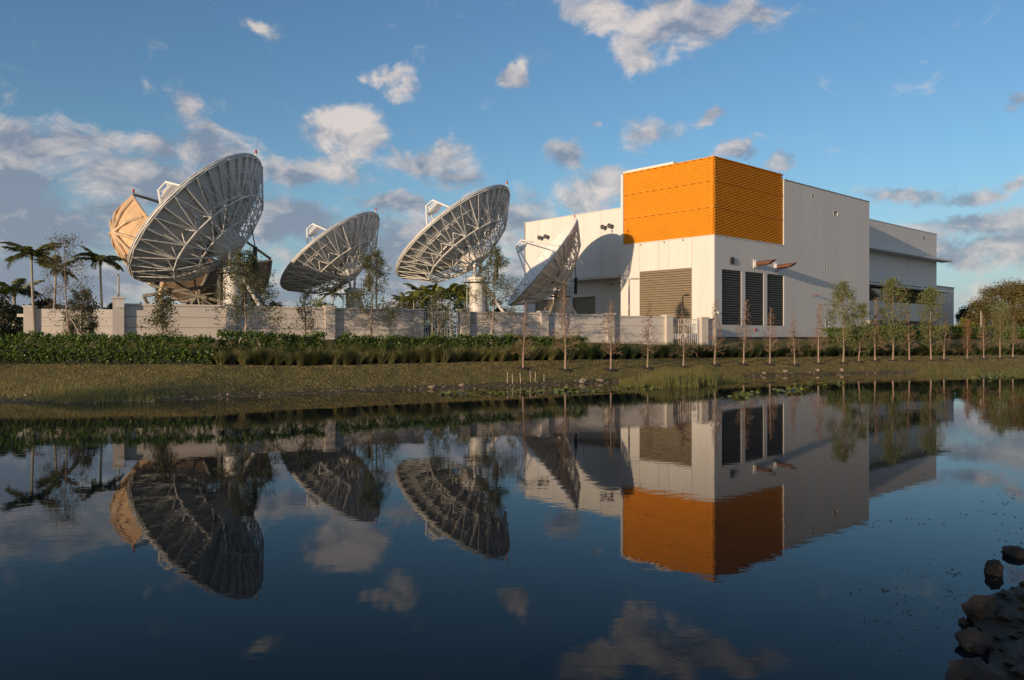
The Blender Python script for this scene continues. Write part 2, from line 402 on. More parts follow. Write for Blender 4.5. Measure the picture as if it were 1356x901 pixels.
rock(1301, 820, 54, 40, 3.7, 'large rounded dark rough rock at the water edge', group=GR)
rock(1291, 858, 54, 28, 4.9, 'smooth pale brown rock lying between the two darker rocks', group=GR)
rock(1292, 905, 84, 36, 6.2, 'dark mossy rock at the bottom right corner of the water', group=GR)
rock(1276, 826, 14, 10, 7.5, 'small round pebble like rock beside the large rounded dark rock', group=GR)
rng = random.Random(5); mb = MB()
for k in range(420):     # rubble on the near bank
    Y = rng.uniform(5.5, 11.5); e = interp(Y, [(4,3.6),(6.5,4.35),(7.5,4.75),(8.5,5.2),(9.2,5.75),(10,6.7),(11,8.6)]); X = e-.15+rng.random()**1.3*3.4
    s = rng.uniform(.02, .10)*(1.6 if rng.random() < .12 else 1); c = Vector((X, Y, nb(X, Y)+s*.25)); b = len(mb.v)
    for d in ((1,0,0),(-1,0,0),(0,1,0),(0,-1,0),(0,0,1),(0,0,-1),(.6,.6,.5),(-.6,-.6,.5)):
        q = c+Vector(d)*s*rng.uniform(.7, 1.3); q.z = c.z+(q.z-c.z)*.6; mb.v.append(tuple(q))
    mb.f += [tuple(b+i for i in t) for t in ((0,6,4),(6,2,4),(2,1,4),(1,7,4),(7,3,4),(3,0,4),(0,2,6),(1,3,7),(0,3,5),(3,1,5),(1,2,5),(2,0,5))]
tag(mb.build('rubble', 'rock', kind='stuff'), 'dark broken stones and rubble covering the near bank', 'rubble')
mb = MB()
for k in range(900):    # scum and weed floating at the lower right
    cl = rng.choice([(1200,795,70,45),(1250,760,60,20),(1320,665,40,30),(1340,700,30,50),(1220,690,80,14),(1180,850,60,16),(1290,790,60,16),(1338,775,30,24),(1270,850,30,30),(1230,815,60,10),(1190,830,50,8),(1165,780,40,8)])
    px, py = rng.gauss(cl[0], cl[2]*.5), rng.gauss(cl[1], cl[3]*.45)
    if noise.noise(Vector((px*.06, py*.14, 0))) < .12 or py > 899 or py < 600: continue
    p = W(px, 3*F/(py-HZ)); s = rng.uniform(.004, .015)*p.y/9
    a = rng.random()*pi; d1 = Vector((cos(a), sin(a), 0))*s*rng.uniform(1,2.6); d2 = Vector((-sin(a), cos(a), 0))*s*.7; z = Vector((0,0,.006+rng.random()*.01))
    p.z = 0; mb.quad(p-d1+z, p-d2+z*.3, p+d1+z, p+d2+z*.3)
tag(mb.build('floating_weed', 'weed', kind='stuff'), 'thin brown flecks of weed floating off the near bank', 'weed')

# ------------------------------------------------------------------ building
D0 = 80.0; U0 = (946-CX)/F
B = thing('broadcast_building', 'large white precast building with an orange ribbed upper corner block', 'building', (U0*D0, D0, CZ), radians(42.2))
CB = cos(radians(42.2)); SB = sin(radians(42.2))
def SL(px, t=0):      # s on a face t = const (left faces)
    u = (px-CX)/F; X0 = U0*D0+CB*t; Y0 = D0+SB*t; return (X0-u*Y0)/(SB+CB*u)
def TR(px, s=0):      # t on a face s = const (right faces)
    u = (px-CX)/F; X0 = U0*D0-SB*s; Y0 = D0+CB*s; return (u*Y0-X0)/(CB-SB*u)
def ZZ(py, t, s): return (HZ-py)/F*(D0+SB*t+CB*s)      # height over the building's base
HT = 18.25; HM = 17.7; HY = 10.3; HLW = 15.9; TRec = 6.5
sY = SL(822); tY = TR(1038); tM = TR(1151); sE = 34.9
def face(side, pos, a0, a1, z0, z1, seams, opens, m='precast', thick=.22, gap=.014, name='wall_panel'):
    """precast panels; side 'L': plane t=pos running along s, side 'R': plane s=pos running along t"""
    ed = [a0]+[x for x in sorted(seams) if a0 < x < a1]+[a1]
    for i in range(len(ed)-1):
        p0, p1 = ed[i]+(gap if i else 0), ed[i+1]-(gap if i < len(ed)-2 else 0)
        cuts = sorted({p0, p1} | {c for o_ in opens for c in o_[:2] if p0 < c < p1})
        mb = MB()
        for c0, c1 in zip(cuts, cuts[1:]):
            mid = (c0+c1)/2; zs = [(z0, z1)]
            for (oa, ob_, oz0, oz1) in opens:
                if oa < mid < ob_:
                    nz = []
                    for (q0, q1) in zs:
                        if oz1 <= q0 or oz0 >= q1: nz.append((q0, q1)); continue
                        if oz0 > q0: nz.append((q0, oz0))
                        if oz1 < q1: nz.append((oz1, q1))
                    zs = nz
            for (q0, q1) in zs:
                if len(cuts) == 2: mb = MB()
                if side == 'L': mb.box(pos, pos+thick, c0, c1, q0, q1)
                else: mb.box(c0, c1, pos, pos+thick, q0, q1)
                if len(cuts) == 2: mb.build(name, m if i % 2 else 'precast_b', B)
            if len(cuts) == 2: mb = MB()
        if mb.v: mb.build(name, m if i % 2 else 'precast_b', B)
def slats(side, pos, a0, a1, z0, z1, pitch, dep, m, name='louver'):
    mb = MB(); n = max(1, round((z1-z0)/pitch)); p = (z1-z0)/n
    root = MB()
    fr = .07
    if side == 'L':
        for q in ((a0, a0+fr), (a1-fr, a1)): root.box(pos+.04, pos+.16, q[0], q[1], z0, z1)
        root.box(pos+.042, pos+.158, a0+fr, a1-fr, z0, z0+fr); root.box(pos+.042, pos+.158, a0+fr, a1-fr, z1-fr, z1)
    else:
        for q in ((a0, a0+fr), (a1-fr, a1)): root.box(q[0], q[1], pos+.04, pos+.16, z0, z1)
        root.box(a0+fr, a1-fr, pos+.042, pos+.158, z0, z0+fr); root.box(a0+fr, a1-fr, pos+.042, pos+.158, z1-fr, z1)
    L_ = root.build(name, m, B)
    for i in range(n):
        zb = z0+i*p
        pts = [(pos+.05, zb), (pos+.05+dep, zb+p*.75), (pos+.05+dep, zb+p*.85), (pos+.05, zb+p*.30)]
        b = len(mb.v)
        for a in (a0+fr, a1-fr):
            for (d, z) in pts: mb.v.append((d, a, z) if side == 'L' else (a, d, z))
        for k in range(4): mb.f.append((b+k, b+(k+1) % 4, b+4+(k+1) % 4, b+4+k))
    o = mb.build('slats', m, L_); o['kind'] = 'stuff'
    vb = MB()
    if side == 'L': vb.box(pos+.05+dep+.02, pos+.05+dep+.05, a0, a1, z0, z1)
    else: vb.box(a0, a1, pos+.05+dep+.02, pos+.05+dep+.05, z0, z1)
    vb.build('louver_backing', 'void', L_)
# lower corner block
oL = (SL(916), SL(847), 0.45, ZZ(360, 0, SL(847)))
tl = [(956,981.7,356.5,430.5),(987,1011.3,360,431.5),(1016,1038.6,363.5,433)]
oR = []
zt = ZZ(356.5, TR(956), 0)
for (xa, xb, ya, yb) in tl: oR.append((TR(xa), TR(xb), 1.35, zt))
face('L', 0, 0.002, sY, -.6, HY, [SL(916), SL(872), SL(847), 5.6], [(oL[0], oL[1], oL[2], oL[3])])
face('R', 0, .225, tY, .12, HY, [TR(1013.5), TR(984)], oR)
slats('L', 0, *oL, .25, .13, 'taupe')
for q in oR: slats('R', 0, *q, .25, .13, 'louver_dark')
# main wall right of the orange block
smalls = [(1076.6,259.5,4,3.6),(1106.4,283,6,6),(1093,353.5,3,4.5),(1107.7,399.6,4,4),(1095.6,429,4.4,9)]
op = []
for (x, y, ww, hh) in smalls:
    t_ = TR(x); z = ZZ(y, t_, 0); k = F/(D0+SB*t_); op.append((TR(x-ww/2), TR(x+ww/2), z-hh/2/k, z+hh/2/k))
face('R', 0, tY+.004, tM, .12, HM, [TR(1064), TR(1088), TR(1111.4), TR(1131.6)], op)
for q in op:
    mb = MB(); mb.box(q[0], q[1], .12, .2, q[2], q[3]); w_ = mb.build('window', 'glass', B)
    mb = MB()
    for a, b_ in ((q[0], q[0]+.06), (q[1]-.06, q[1])): mb.box(a, b_, -.02, .11, q[2], q[3])
    mb.box(q[0]+.06, q[1]-.06, -.018, .108, q[3]-.06, q[3]); mb.box(q[0]+.06, q[1]-.06, -.018, .108, q[2], q[2]+.06); mb.build('window_frame', 'trim', w_)
mb = MB(); mb.box(tM-.25, tM-.003, .222, 3.1, .12, HM-.03); mb.box(tY, tM-.252, .5, .9, -.9, 15.3); mb.build('end_wall', 'precast', B)
# plinth recess beneath the right face
mb = MB(); mb.box(.5, tM-.4, .35, .6, -1.2, .12); mb.build('plinth', 'joint', B)
# left wall, set back
zc_ = ZZ(368, TRec, SL(815, TRec))
d1o = (SL(739, TRec), SL(706.5, TRec), -.6, ZZ(397, TRec, SL(722, TRec))); d2o = (SL(786, TRec), SL(756, TRec), -.6, ZZ(393.5, TRec, SL(772, TRec)))
face('L', TRec, sY-.1, sE, zc_+.25, HLW, [SL(x, TRec) for x in (713,733,773,796)], [])
face('L', TRec+.3, sY-.1, sE, -.6, zc_+.25-.003, [SL(x, TRec) for x in (701,748,796)], [d1o, d2o], m='precast')
for (q) in (d1o, d2o):
    n = 12; r_ = MB(); r_.box(TRec+.62, TRec+.68, q[0]-.1, q[1]+.1, q[2], q[3]+.1); dr = r_.build('shutter_door', 'taupe', B); mb = MB()
    for i in range(n):
        z0 = q[2]+(q[3]-q[2])*i/n; z1 = q[2]+(q[3]-q[2])*(i+.9)/n; mb.box(TRec+.56, TRec+.60, q[0]+.02, q[1]-.02, z0, z1)
    mb.build('door_slats', 'taupe', dr)['kind'] = 'stuff'
mb = MB(); mb.box(TRec-1.3, TRec-.003, SL(821, TRec-1.3)+.1, SL(755, TRec-.6), zc_-.12, zc_+.25); mb.build('canopy', 'precast_b', B)
mb = MB(); mb.box(TRec, tM-.3, sE-.3, sE-.003, -.6, HLW-.003); mb.box(tM-.252, tM, 3.1, sE, -.6, HM-.05); mb.build('rear_wall', 'precast', B)
mb = MB(); mb.box(TRec+.25, tM-.26, sY, sE-.31, 15.0, 15.3); mb.box(.3, tY, .95, sY-.1, 17.2, 17.4); mb.box(tY, tM-.26, .92, sY+.3, 15.02, 15.28); mb.build('roof', 'trim', B)
# side of the corner block toward the recess
mb = MB(); mb.box(.225, TRec+.3, sY-.22, sY-.002, -.6, HT-.35); mb.build('side_wall', 'precast', B)
# orange ribbed cladding, three tiers on each face
tiers = [HY+.12, HY+.12+(HT-HY-.12)*.36, HY+.12+(HT-HY-.12)*.70, HT]
def ribbed_old(side, pos, a0, a1, z0, z1, up=True):
    mb = MB(); pitch = .235; n = round((z1-z0)/pitch); p = (z1-z0)/n; dep = .09
    prof = []
    for i in range(n):
        z = z0+i*p; prof += [(0, z), (-dep, z+p*.18), (-dep, z+p*.5), (0, z+p*.68)]
    prof.append((0, z1))
    b = 0
    for (d, z) in prof:
        for a in (a0, a1): mb.v.append((pos+d, a, z) if side == 'L' else (a, pos+d, z))
    for i in range(len(prof)-1): mb.f.append((2*i, 2*i+1, 2*i+3, 2*i+2) if side == 'R' else (2*i+1, 2*i, 2*i+2, 2*i+3))
    c = len(mb.v)
    # closed back so that the sheet has thickness
    if side == 'L': mb.box(pos+.001, pos+.12, a0, a1, z0, z1)
    else: mb.box(a0, a1, pos+.001, pos+.12, z0, z1)
    mb.build('cladding_panel', 'orange', B)
def ribbed(side, pos, a0, a1, z0, z1):
    # corrugated sheet whose ribs climb away from the corner, clipped to the tier
    mb = MB(); pitch = .30; slope = .31; dep = .23; N_ = int((z1-z0+slope*(a1-a0))/pitch)+2; c0 = floor((z0-slope*a1)/pitch)
    def P3(a, z, d): return (pos-d, a, z) if side == 'L' else (a, pos-d, z)
    offs = [(0, 0), (.86, dep), (1, 0)]
    for k in range(N_+1):
        for (o0, d0), (o1, d1) in zip(offs, offs[1:]):
            # strip between z = c + slope*a lines; clip against the rectangle
            ca, cb = (c0+k+o0)*pitch, (c0+k+o1)*pitch
            poly = [(a0, ca+slope*a0, d0), (a1, ca+slope*a1, d0), (a1, cb+slope*a1, d1), (a0, cb+slope*a0, d1)]
            for zc, sg in ((z0, 1), (z1, -1)):
                out_ = []
                for i in range(len(poly)):
                    p, q = poly[i], poly[(i+1) % len(poly)]; fp, fq = sg*(p[1]-zc), sg*(q[1]-zc)
                    if fp >= 0: out_.append(p)
                    if fp*fq < 0: t = fp/(fp-fq); out_.append(tuple(p[j]+(q[j]-p[j])*t for j in range(3)))
                poly = out_
                if len(poly) < 3: break
            if len(poly) >= 3:
                b = len(mb.v); mb.v += [P3(*p) for p in poly]; mb.f.append(tuple(range(b, b+len(poly))))
    if side == 'L': mb.box(pos+.001, pos+.06, a0, a1, z0, z1)
    else: mb.box(a0, a1, pos+.001, pos+.06, z0, z1)
    mb.build('cladding_panel', 'orange', B)
PLc, PRc = .25, .29
for i in range(3):
    z0, z1 = tiers[i]+(.05 if i else 0), tiers[i+1]
    ribbed('L', PLc, PRc-.20, sY-.33, z0, z1); ribbed('R', PRc, PLc-.20+.004, tY-.01, z0, z1)
for i in (1, 2):
    z = tiers[i]; mb = MB(); mb.box(PLc-.25, PLc, PRc-.25, sY-.33, z+.004, z+.046); mb.build('joint_trim', 'orange', B)
    mb = MB(); mb.box(PLc+.002, tY-.01, PRc-.25, PRc, z+.006, z+.048); mb.build('joint_trim', 'orange', B)
mb = MB(); mb.box(-.04, .38, -.04, sY-.02, HY+.003, HY+.115); mb.box(.382, tY-.01, -.04, .44, HY+.006, HY+.113); mb.build('ledge', 'trim', B)
mb = MB(); mb.box(tY+.004, tY+.2, .224, .45, HY+.12, HM); mb.box(tY-.009, tY+.003, .003, .45, HY+.12, HM+.05); mb.build('edge_trim', 'precast', B)
mb = MB(); mb.box(0, .24, sY-.325, sY, HY+.12, HT-.02); mb.build('edge_trim', 'precast', B)
mb = MB(); mb.box(.0, .5, .03, sY-.33, HT+.003, HT+.07); mb.box(.502, tY-.01, .03, .5, HT+.002, HT+.068)
mb.build('coping', 'orange', B)
mb = MB(); mb.box(.45, 3.0, SL(892, .5), sY, HT-1.5, HT+.42); mb.build('parapet', 'precast', B)
mb = MB(); mb.box(tY+.05, tM+.03, -.05, .28, HM+.003, HM+.10); mb.build('coping', 'joint', B)
mb = MB(); mb.box(TRec-.05, TRec+.28, sY, sE+.03, HLW+.003, HLW+.08); mb.build('coping', 'trim', B)
mb = MB(); mb.box(.3, tY-.3, 6, 6.2, HY+.3, HT-.6); mb.build('side_wall', 'precast', B)
mb = MB(); mb.box(tY-.2, tY-.003, .3, 12, HY, HT-.05); mb.build('side_wall', 'precast', B)
# exhaust pipes
for (x, y) in ((1000, 350), (1027.6, 354)):
    t_ = TR(x); z = ZZ(y, t_, 0)
    mb = MB(); mb.box(t_-.42, t_+.42, -.10, -.003, z-.45, z+.45); fl = mb.build('exhaust_flange', 'fence', B)
    mb = MB()
    mb.tube([(t_, -.101, z), (t_, -.26, z)], .38, 16); mb.build('collar', 'fence', fl)
    mb = MB(); nn = 18; b = 0; r = .25
    for i, yy in enumerate((-.26, -1.0, -1.75)):
        for k in range(nn):
            a = 2*pi*k/nn; oy = (-.45*(sin(a)+.3) if i == 2 else 0); mb.v.append((t_+r*cos(a), yy+oy-.1*(i == 2), z+r*sin(a)+.05*i))
    for i in range(2):
        for k in range(nn): k2 = (k+1) % nn; mb.f.append((i*nn+k, i*nn+k2, (i+1)*nn+k2, (i+1)*nn+k))
    mb.build('exhaust_pipe', 'rust', fl, smooth=True)
# round vent
t_ = TR(969); z = ZZ(345.5, t_, 0); mb = MB(); mb.tube([(t_, -.002, z), (t_, -.10, z)], .40, 20); rv = mb.build('round_vent', 'steel_dark', B); mb = MB()
for i in range(5): mb.box(t_-.33, t_+.33, -.15, -.102, z-.3+i*.13, z-.25+i*.13)
mb.build('vent_slats', 'louver_dark', rv)
# wall lamps
def flood(x, y, t):
    s = SL(x, t); z = ZZ(y, t, s); mb = MB(); mb.box(t-.15, t-.003, s-.1, s+.1, z-.12, z+.12); r_ = mb.build('floodlight', 'steel_dark', B)
    mb = MB(); mb.tube([(t-.15, s, z), (t-.34, s-.12, z-.05), (t-.62, s-.2, z-.12)], [.09, .2, .32], 10); mb.build('lamp_head', 'steel_dark', r_)
for x, y in ((717,314.5),(725,313),(800.5,300.5),(809.5,298.8)): flood(x, y, TRec)
s = SL(810, TRec+.3); z = ZZ(376, TRec, s); mb = MB(); mb.box(TRec-.6, TRec+.297, s-.35, s+.35, z-.08, z+.04); mb.build('door_lamp', 'pole', B)
t_ = TR(1078); z = ZZ(391.5, t_, 0); mb = MB(); mb.box(t_-.12, t_+.12, -.55, -.003, z-.06, z+.06); mb.build('wall_lamp', 'rust', B)
s = SL(937, 0); 
for x in (849, 880, 905):
    s = SL(x); mb = MB(); mb.box(-.16, -.003, s-.06, s+.06, HY-.2, HY-.05); mb.build('sensor', 'pole', B)
t_ = TR(1152); mb = MB(); mb.box(tM-.9, tM-.5, -.5, -.003, 1.9, 2.3); mb.build('security_camera', 'cap', B)
t_ = TR(1000); mb = MB(); mb.box(t_-.13, t_+.13, -.08, -.003, .75, 1.05); mb.build('alarm_box', 'red', B)
t_ = TR(951); mb = MB(); mb.tube([(.12, -.003, 2.6), (.12, -.35, 2.6), (.12, -.45, 2.4)], .09, 8); mb.build('security_camera', 'cap', B)
# lightning rods on the roof line
for (a, b_) in ((.3, .2), (tY-.3, .2), (7, .2), (.3, sY-.5), (14.6, .1)):
    mb = MB(); hz = HT if a < tY else HM; mb.tube([(a, b_+.1, hz), (a, b_+.1, hz+.5)], .015, 5); mb.build('lightning_rod', 'steel_dark', B)
for k in range(5):
    t_ = tY+2+k*4.4; mb = MB(); mb.tube([(t_, .1, HM), (t_, .1, HM+.4)], .015, 5); mb.build('lightning_rod', 'steel_dark', B)

# wing
R2 = 5.0; tW = TR(1239.5, R2); HW = 17.15
z1b, z1t = ZZ(401, TR(1190, R2), R2), ZZ(377, TR(1190, R2), R2)
zl = ZZ(425, TR(1190, R2), R2)
face('R', R2, tM+.005, tW, z1t, HW, [TR(x, R2) for x in (1176,1200,1215)], [(TR(1222,R2), TR(1224.5,R2), ZZ(316.5,TR(1223,R2),R2), ZZ(313.5,TR(1223,R2),R2))][:0])
face('R', R2, tM+.005, tW, zl, z1b, [TR(x, R2) for x in (1176,1215)], [])
face('R', R2+1.2, tM+.005, tW, -.9, zl-.003, [TR(1200, R2)], [], m='joint')
nw = 9; 
for i in range(nw):
    a = tM+.1+(tW-tM-.2)*i/nw; b_ = tM+.1+(tW-tM-.2)*(i+1)/nw
    mb = MB(); mb.box(a+.06, b_-.06, R2+.25, R2+.28, z1b+.003, z1t-.003); wi = mb.build('window', 'glass', B)
    mb = MB(); mb.box(a-.05, a+.05, R2+.16, R2+.3, z1b+.003, z1t-.003); mb.build('mullion', 'steel_dark', wi)
z_ = ZZ(346, TR(1245, R2-1), R2-1); z2_ = ZZ(387, TR(1245, R2-1), R2-1)
mb = MB(); mb.box(tM+.002, tW+2.4, R2-1.7, R2-.003, z_, z_+.28); mb.build('canopy', 'fence', B)
mb = MB(); mb.box(tM+.002, tW+2.4, R2-1.7, R2-.003, z2_+.003, z2_+.25); mb.build('canopy', 'fence', B)
mb = MB(); mb.box(tW-.002, tW+.2, R2, 24, -.9, HW-.003); mb.box(tM+.2, tW-.003, R2+1.5, R2+1.7, -.9, HW-.4); mb.build('end_wall', 'precast', B)
mb = MB(); mb.box(tM+.02, tW+.22, R2-.04, R2+.26, HW+.002, HW+.09); mb.build('coping', 'joint', B)
t_ = TR(1223, R2); z = ZZ(315.5, t_, R2); mb = MB(); mb.box(t_-.25, t_+.25, R2-.04, R2-.003, z-.2, z+.2); mb.build('window', 'glass', B)
# low annex beyond
A = thing('annex_block', 'plain pale grey lower block standing beyond the right end of the building', 'building', W(1236, 138), radians(42.2))
kx = F/140
mb = MB(); mb.box(0, 9.6, 0, 8, -.8, (HZ-380)/kx); mb.build('wall', 'precast', A)
mb = MB(); mb.box(-.1, 9.7, -.1, 8.1, (HZ-380)/kx+.002, (HZ-380)/kx+.15); mb.build('coping', 'joint', A)
# far white building behind the right trees
H = thing('white_house', 'low white house half hidden by the large trees at the right', 'house', W(1330, 175, 452), radians(20))
mb = MB(); mb.box(-3, 12, 0, 8, -1, 4.0); mb.build('wall', 'white_wall', H)
mb = MB(); b = 0
mb.v += [(-3.6,-.6,4),(12.6,-.6,4),(12.6,8.6,4),(-3.6,8.6,4),(-3.2,4,6),(12.2,4,6)]; mb.f += [(0,1,5,4),(2,3,4,5),(0,4,3),(1,2,5),(0,3,2,1)]; mb.build('roof', 'pole', H)
for i in range(3):
    mb = MB(); mb.box(-1.5+i*4, .2+i*4, -.05, -.003, .4, 1.8); mb.build('window', 'glass', H)

# ------------------------------------------------------------------ perimeter wall
WS = .465; wang = math.atan(WS)
def WD(px): u = (px-CX)/F; return 66.38/(1-WS*u)
O = W(157, WD(157)); 
def WX(px):   # distance along the wall
    d = WD(px); return (Vector(((px-CX)/F*d, d))-Vector((O.x, O.y))).length*(1 if px >= 157 else -1)
PW_ = thing('perimeter_wall', 'pale precast plank wall with square columns running behind the hedge', 'wall', (O.x, O.y, 0), wang)
cols = [(157,393.5,13),(305,403,12),(436,405.5,12),(553,409,11.5),(614,409.5,11.5),(719,412,10),(806,415,10.5),(883.5,417.5,9.5),(930,420,10)]
colx = []
for (px, py, wp_) in cols:
    d = WD(px); x = WX(px); hw = wp_/F*d/2*1.05; top = CZ+(HZ-py)/F*d; colx.append((x, hw, top))
    mb = MB(); mb.box(x-hw, x+hw, -.42, .32, 1.0, top-.12); c_ = mb.build('column', 'wall_col', PW_)
    mb = MB(); mb.box(x-hw-.09, x+hw+.09, -.51, .41, top-.12, top); mb.build('cap', 'cap', c_)
def section(i, ztop, root=PW_, y0=-.08, y1=.1):
    xa = colx[i][0]+colx[i][1]; xb = colx[i+1][0]-colx[i+1][1]
    z = ztop-.16
    mb = MB(); mb.box(xa, xb, y0-.04, y1+.04, ztop-.15, ztop); mb.build('coping', 'wall', root)
    while z > 1.2:
        mb = MB(); mb.box(xa, xb, y0, y1, z-.72, z-.03); mb.build('wall_panel', 'wall', root)
        mb = MB(); mb.box(xa, xb, y0+.05, y1-.05, z-.03, z+.01); mb.build('joint', 'joint', root)
        z -= .73
section(0, 5.36); section(1, 5.32); section(2, 5.28); section(4, 5.16); section(5, 5.10); section(6, 5.0)
# short stretch beside the last post, return wall at the left corner
xl = colx[8][0]
mb = MB(); mb.box(xl+colx[8][1], xl+1.6, -.08, .1, 1.2, 4.85); mb.build('wall_panel', 'wall', PW_)
tops = 5.55
z = tops
while z > 1.4:
    mb = MB(); mb.box(-.12, .06, .33, 12.5, z-.71, z-.01); mb.build('return_panel', 'wall', PW_); z -= .72
mb = MB(); mb.box(-.3, .3, 12.5, 13.1, 1, 5.7); c_ = mb.build('column', 'wall_col', PW_)
mb = MB(); mb.box(-.4, .4, 12.4, 13.2, 5.7, 5.82); mb.build('cap', 'cap', c_)
mb = MB(); mb.box(-.04, .36, -.60, -.42, 5.05, 5.5); mb.build('control_box', 'fence', PW_)
# gates
def gate(i, ztop, label):
    xa = colx[i][0]+colx[i][1]+.05; xb = colx[i+1][0]-colx[i+1][1]-.05
    G = thing('picket_gate', label, 'gate', PW_.matrix_world @ Vector((0,0,0)) if False else (O.x, O.y, 0), wang)
    for z in (ztop, ztop-.45, 2.35):
        mb = MB(); mb.box(xa, xb, -.03, .03, z-.05, z+.03); mb.build('rail', 'fence', G)
    n = int((xb-xa)/.20)
    bar = MB(); bar.box(-.022, .022, -.022, .022, 0, ztop-2.1); me = bar.mesh('bar', 'fence')
    for k in range(n+1):
        ob('bar', me, G, mw=Matrix.Translation((xa+(xb-xa)*k/n, -.055, 2.05)))
    for x in (xa, (xa+xb)/2, xb):
        mb = MB(); mb.box(x-.05, x+.05, .035, .135, 1.6, ztop+.06); mb.build('gate_post', 'fence', G)
gate(3, 5.12, 'pale metal picket gate between columns near the middle of the wall')
gate(7, 4.72, 'pale metal picket gate at the right end of the wall below the orange block')
# outer low wall at the far left
PL = W(33, 66); ang2 = radians(16)
LW = thing('boundary_wall', 'short pale plank wall with one end column at the far left', 'wall', (PL.x, PL.y, 0), ang2)
mb = MB(); mb.box(0, .75, -.4, .35, 1, 5.55); c_ = mb.build('column', 'wall_col', LW); mb = MB(); mb.box(-.08, .83, -.48, .43, 5.55, 5.67); mb.build('cap', 'cap', c_)
z = 5.45
while z > 1.4:
    mb = MB(); mb.box(.75, 7.4, -.08, .1, z-.71, z-.01); mb.build('wall_panel', 'wall', LW); z -= .72
mb = MB(); mb.box(-.5, -.003, -.3, .1, 4.75, 5.0); mb.build('flood_lamp', 'cap', LW)
mb = MB(); mb.box(1.1, 3.9, .4, .6, 1, 5.2)

# ------------------------------------------------------------------ dishes
R = 6.6; FL = 4.75
def zs(r): return (r*r-R*R)/(4*FL)
def sp(r, a, off=0): return Vector((r*cos(a), r*sin(a), zs(r)-off))
NT = 20
def panel_mesh(r0, r1, da, nm):
    mb = MB(); nr_, na = 3, 2; g = .012
    for off in (0, .05):
        for i in range(nr_+1):
            r = r0+g+(r1-r0-2*g)*i/nr_
            for j in range(na+1):
                a = -da/2+g/r+(da-2*g/r)*j/na; mb.v.append(tuple(sp(r, a, off)))
    k = (nr_+1)*(na+1)
    for i in range(nr_):
        for j in range(na):
            a = i*(na+1)+j; mb.f.append((a, a+na+1, a+na+2, a+1)); mb.f.append((k+a, k+a+1, k+a+na+2, k+a+na+1))
    # turned-back stiffening flanges along both sides and the outer edge
    for s in (-1, 1):
        for i in range(nr_):
            ra, rb = r0+g+(r1-r0-2*g)*i/nr_, r0+g+(r1-r0-2*g)*(i+1)/nr_
            mb.quad(sp(ra, s*(da/2-g/ra), .0), sp(rb, s*(da/2-g/rb), .0), sp(rb, s*(da/2-g/rb), .16), sp(ra, s*(da/2-g/ra), .16))
    for j in range(na):
        a0, a1 = -da/2+da*j/na, -da/2+da*(j+1)/na
        mb.quad(sp(r1-g, a0, 0), sp(r1-g, a1, 0), sp(r1-g, a1, .16), sp(r1-g, a0, .16))
        mb.quad(sp((r0+r1)/2, a0, .05), sp((r0+r1)/2, a1, .05), sp((r0+r1)/2, a1, .15), sp((r0+r1)/2, a0, .15))
    me = mb.mesh(nm, ['dish_panel', 'dish_front'])
    for i in range(0, nr_*na*2, 2): me.polygons[i].material_index = 1
    return me
PI_ = panel_mesh(.95, 3.75, 2*pi/NT, 'reflector_panel'); PO_ = panel_mesh(3.75, R, pi/NT, 'reflector_panel')
def truss_mesh():
    mb = MB()
    rs = [1.2, 2.0, 2.8, 3.6, 4.5, 5.5, 6.5]
    top = [sp(r, 0, .17) for r in rs]
    bot = [Vector((1.2, 0, zs(0)-1.45)), sp(2.8, 0, 1.3), sp(4.5, 0, 1.15), sp(6.5, 0, .2)]
    for a, b_ in zip(top, top[1:]): mb.tube([a, b_], .04, 4, False)
    for a, b_ in zip(bot, bot[1:]): mb.tube([a, b_], .05, 5, False)
    for i, j in ((1, 0), (1, 1), (3, 1), (3, 2), (5, 2), (5, 3)): mb.tube([top[i], bot[j]], .038, 4, False)
    return mb.mesh('radial_truss', 'truss')
TM = truss_mesh()
def bay_mesh():
    mb = MB(); d = 2*pi/NT
    A1 = sp(4.5, 0, 1.15); A2 = sp(4.5, d, 1.15); B1 = sp(2.8, 0, 1.3); B2 = sp(2.8, d, 1.3); C1 = sp(6.5, 0, .2); C2 = sp(6.5, d, .2); Cm = sp(6.5, d/2, .2); T = sp(4.5, d/2, .15); T2 = sp(2.8, d/2, .15)
    for a, b_ in ((A1, Cm), (A2, Cm), (B1, A2), (A1, T), (A2, T)): mb.tube([a, b_], .036, 4, False)
    return mb.mesh('bay_brace', 'truss')
BM = bay_mesh()
def ring_mesh(r, off, rad, tri=True):
    mb = MB(); n = NT*(1 if tri else 2)
    pts = [sp(r, 2*pi*k/n, off) for k in range(n)]
    for k in range(n): mb.tube([pts[k], pts[(k+1) % n]], rad, 5, False)
    return mb.mesh('ring_tube', 'truss')
RMS = [ring_mesh(2.8, 1.3, .05), ring_mesh(4.5, 1.15, .06), ring_mesh(6.53, .2, .06), ring_mesh(5.5, .19, .035, False), ring_mesh(3.75, .19, .035, False), ring_mesh(6.6, .02, .04, False)]
hubm = MB().lathe([(.9, zs(.9)-.02), (1.3, zs(1.3)-.25), (1.28, zs(0)-1.0), (1.2, zs(0)-1.5), (.7, zs(0)-1.62), (.01, zs(0)-1.62)], 24).mesh('hub', 'pedestal')
hornm = MB().lathe([(.95, zs(.95)), (.5, zs(0)+.25), (.42, zs(0)+1.2), (.30, zs(0)+1.9), (.01, zs(0)+1.9)], 16).mesh('feed_horn', 'dish_front')
subm = MB().lathe([(.01, 2.55), (.45, 2.63), (.9, 2.85), (.92, 2.9), (.5, 3.1), (.01, 3.15)], 20).mesh('subreflector', 'dish_front', True)
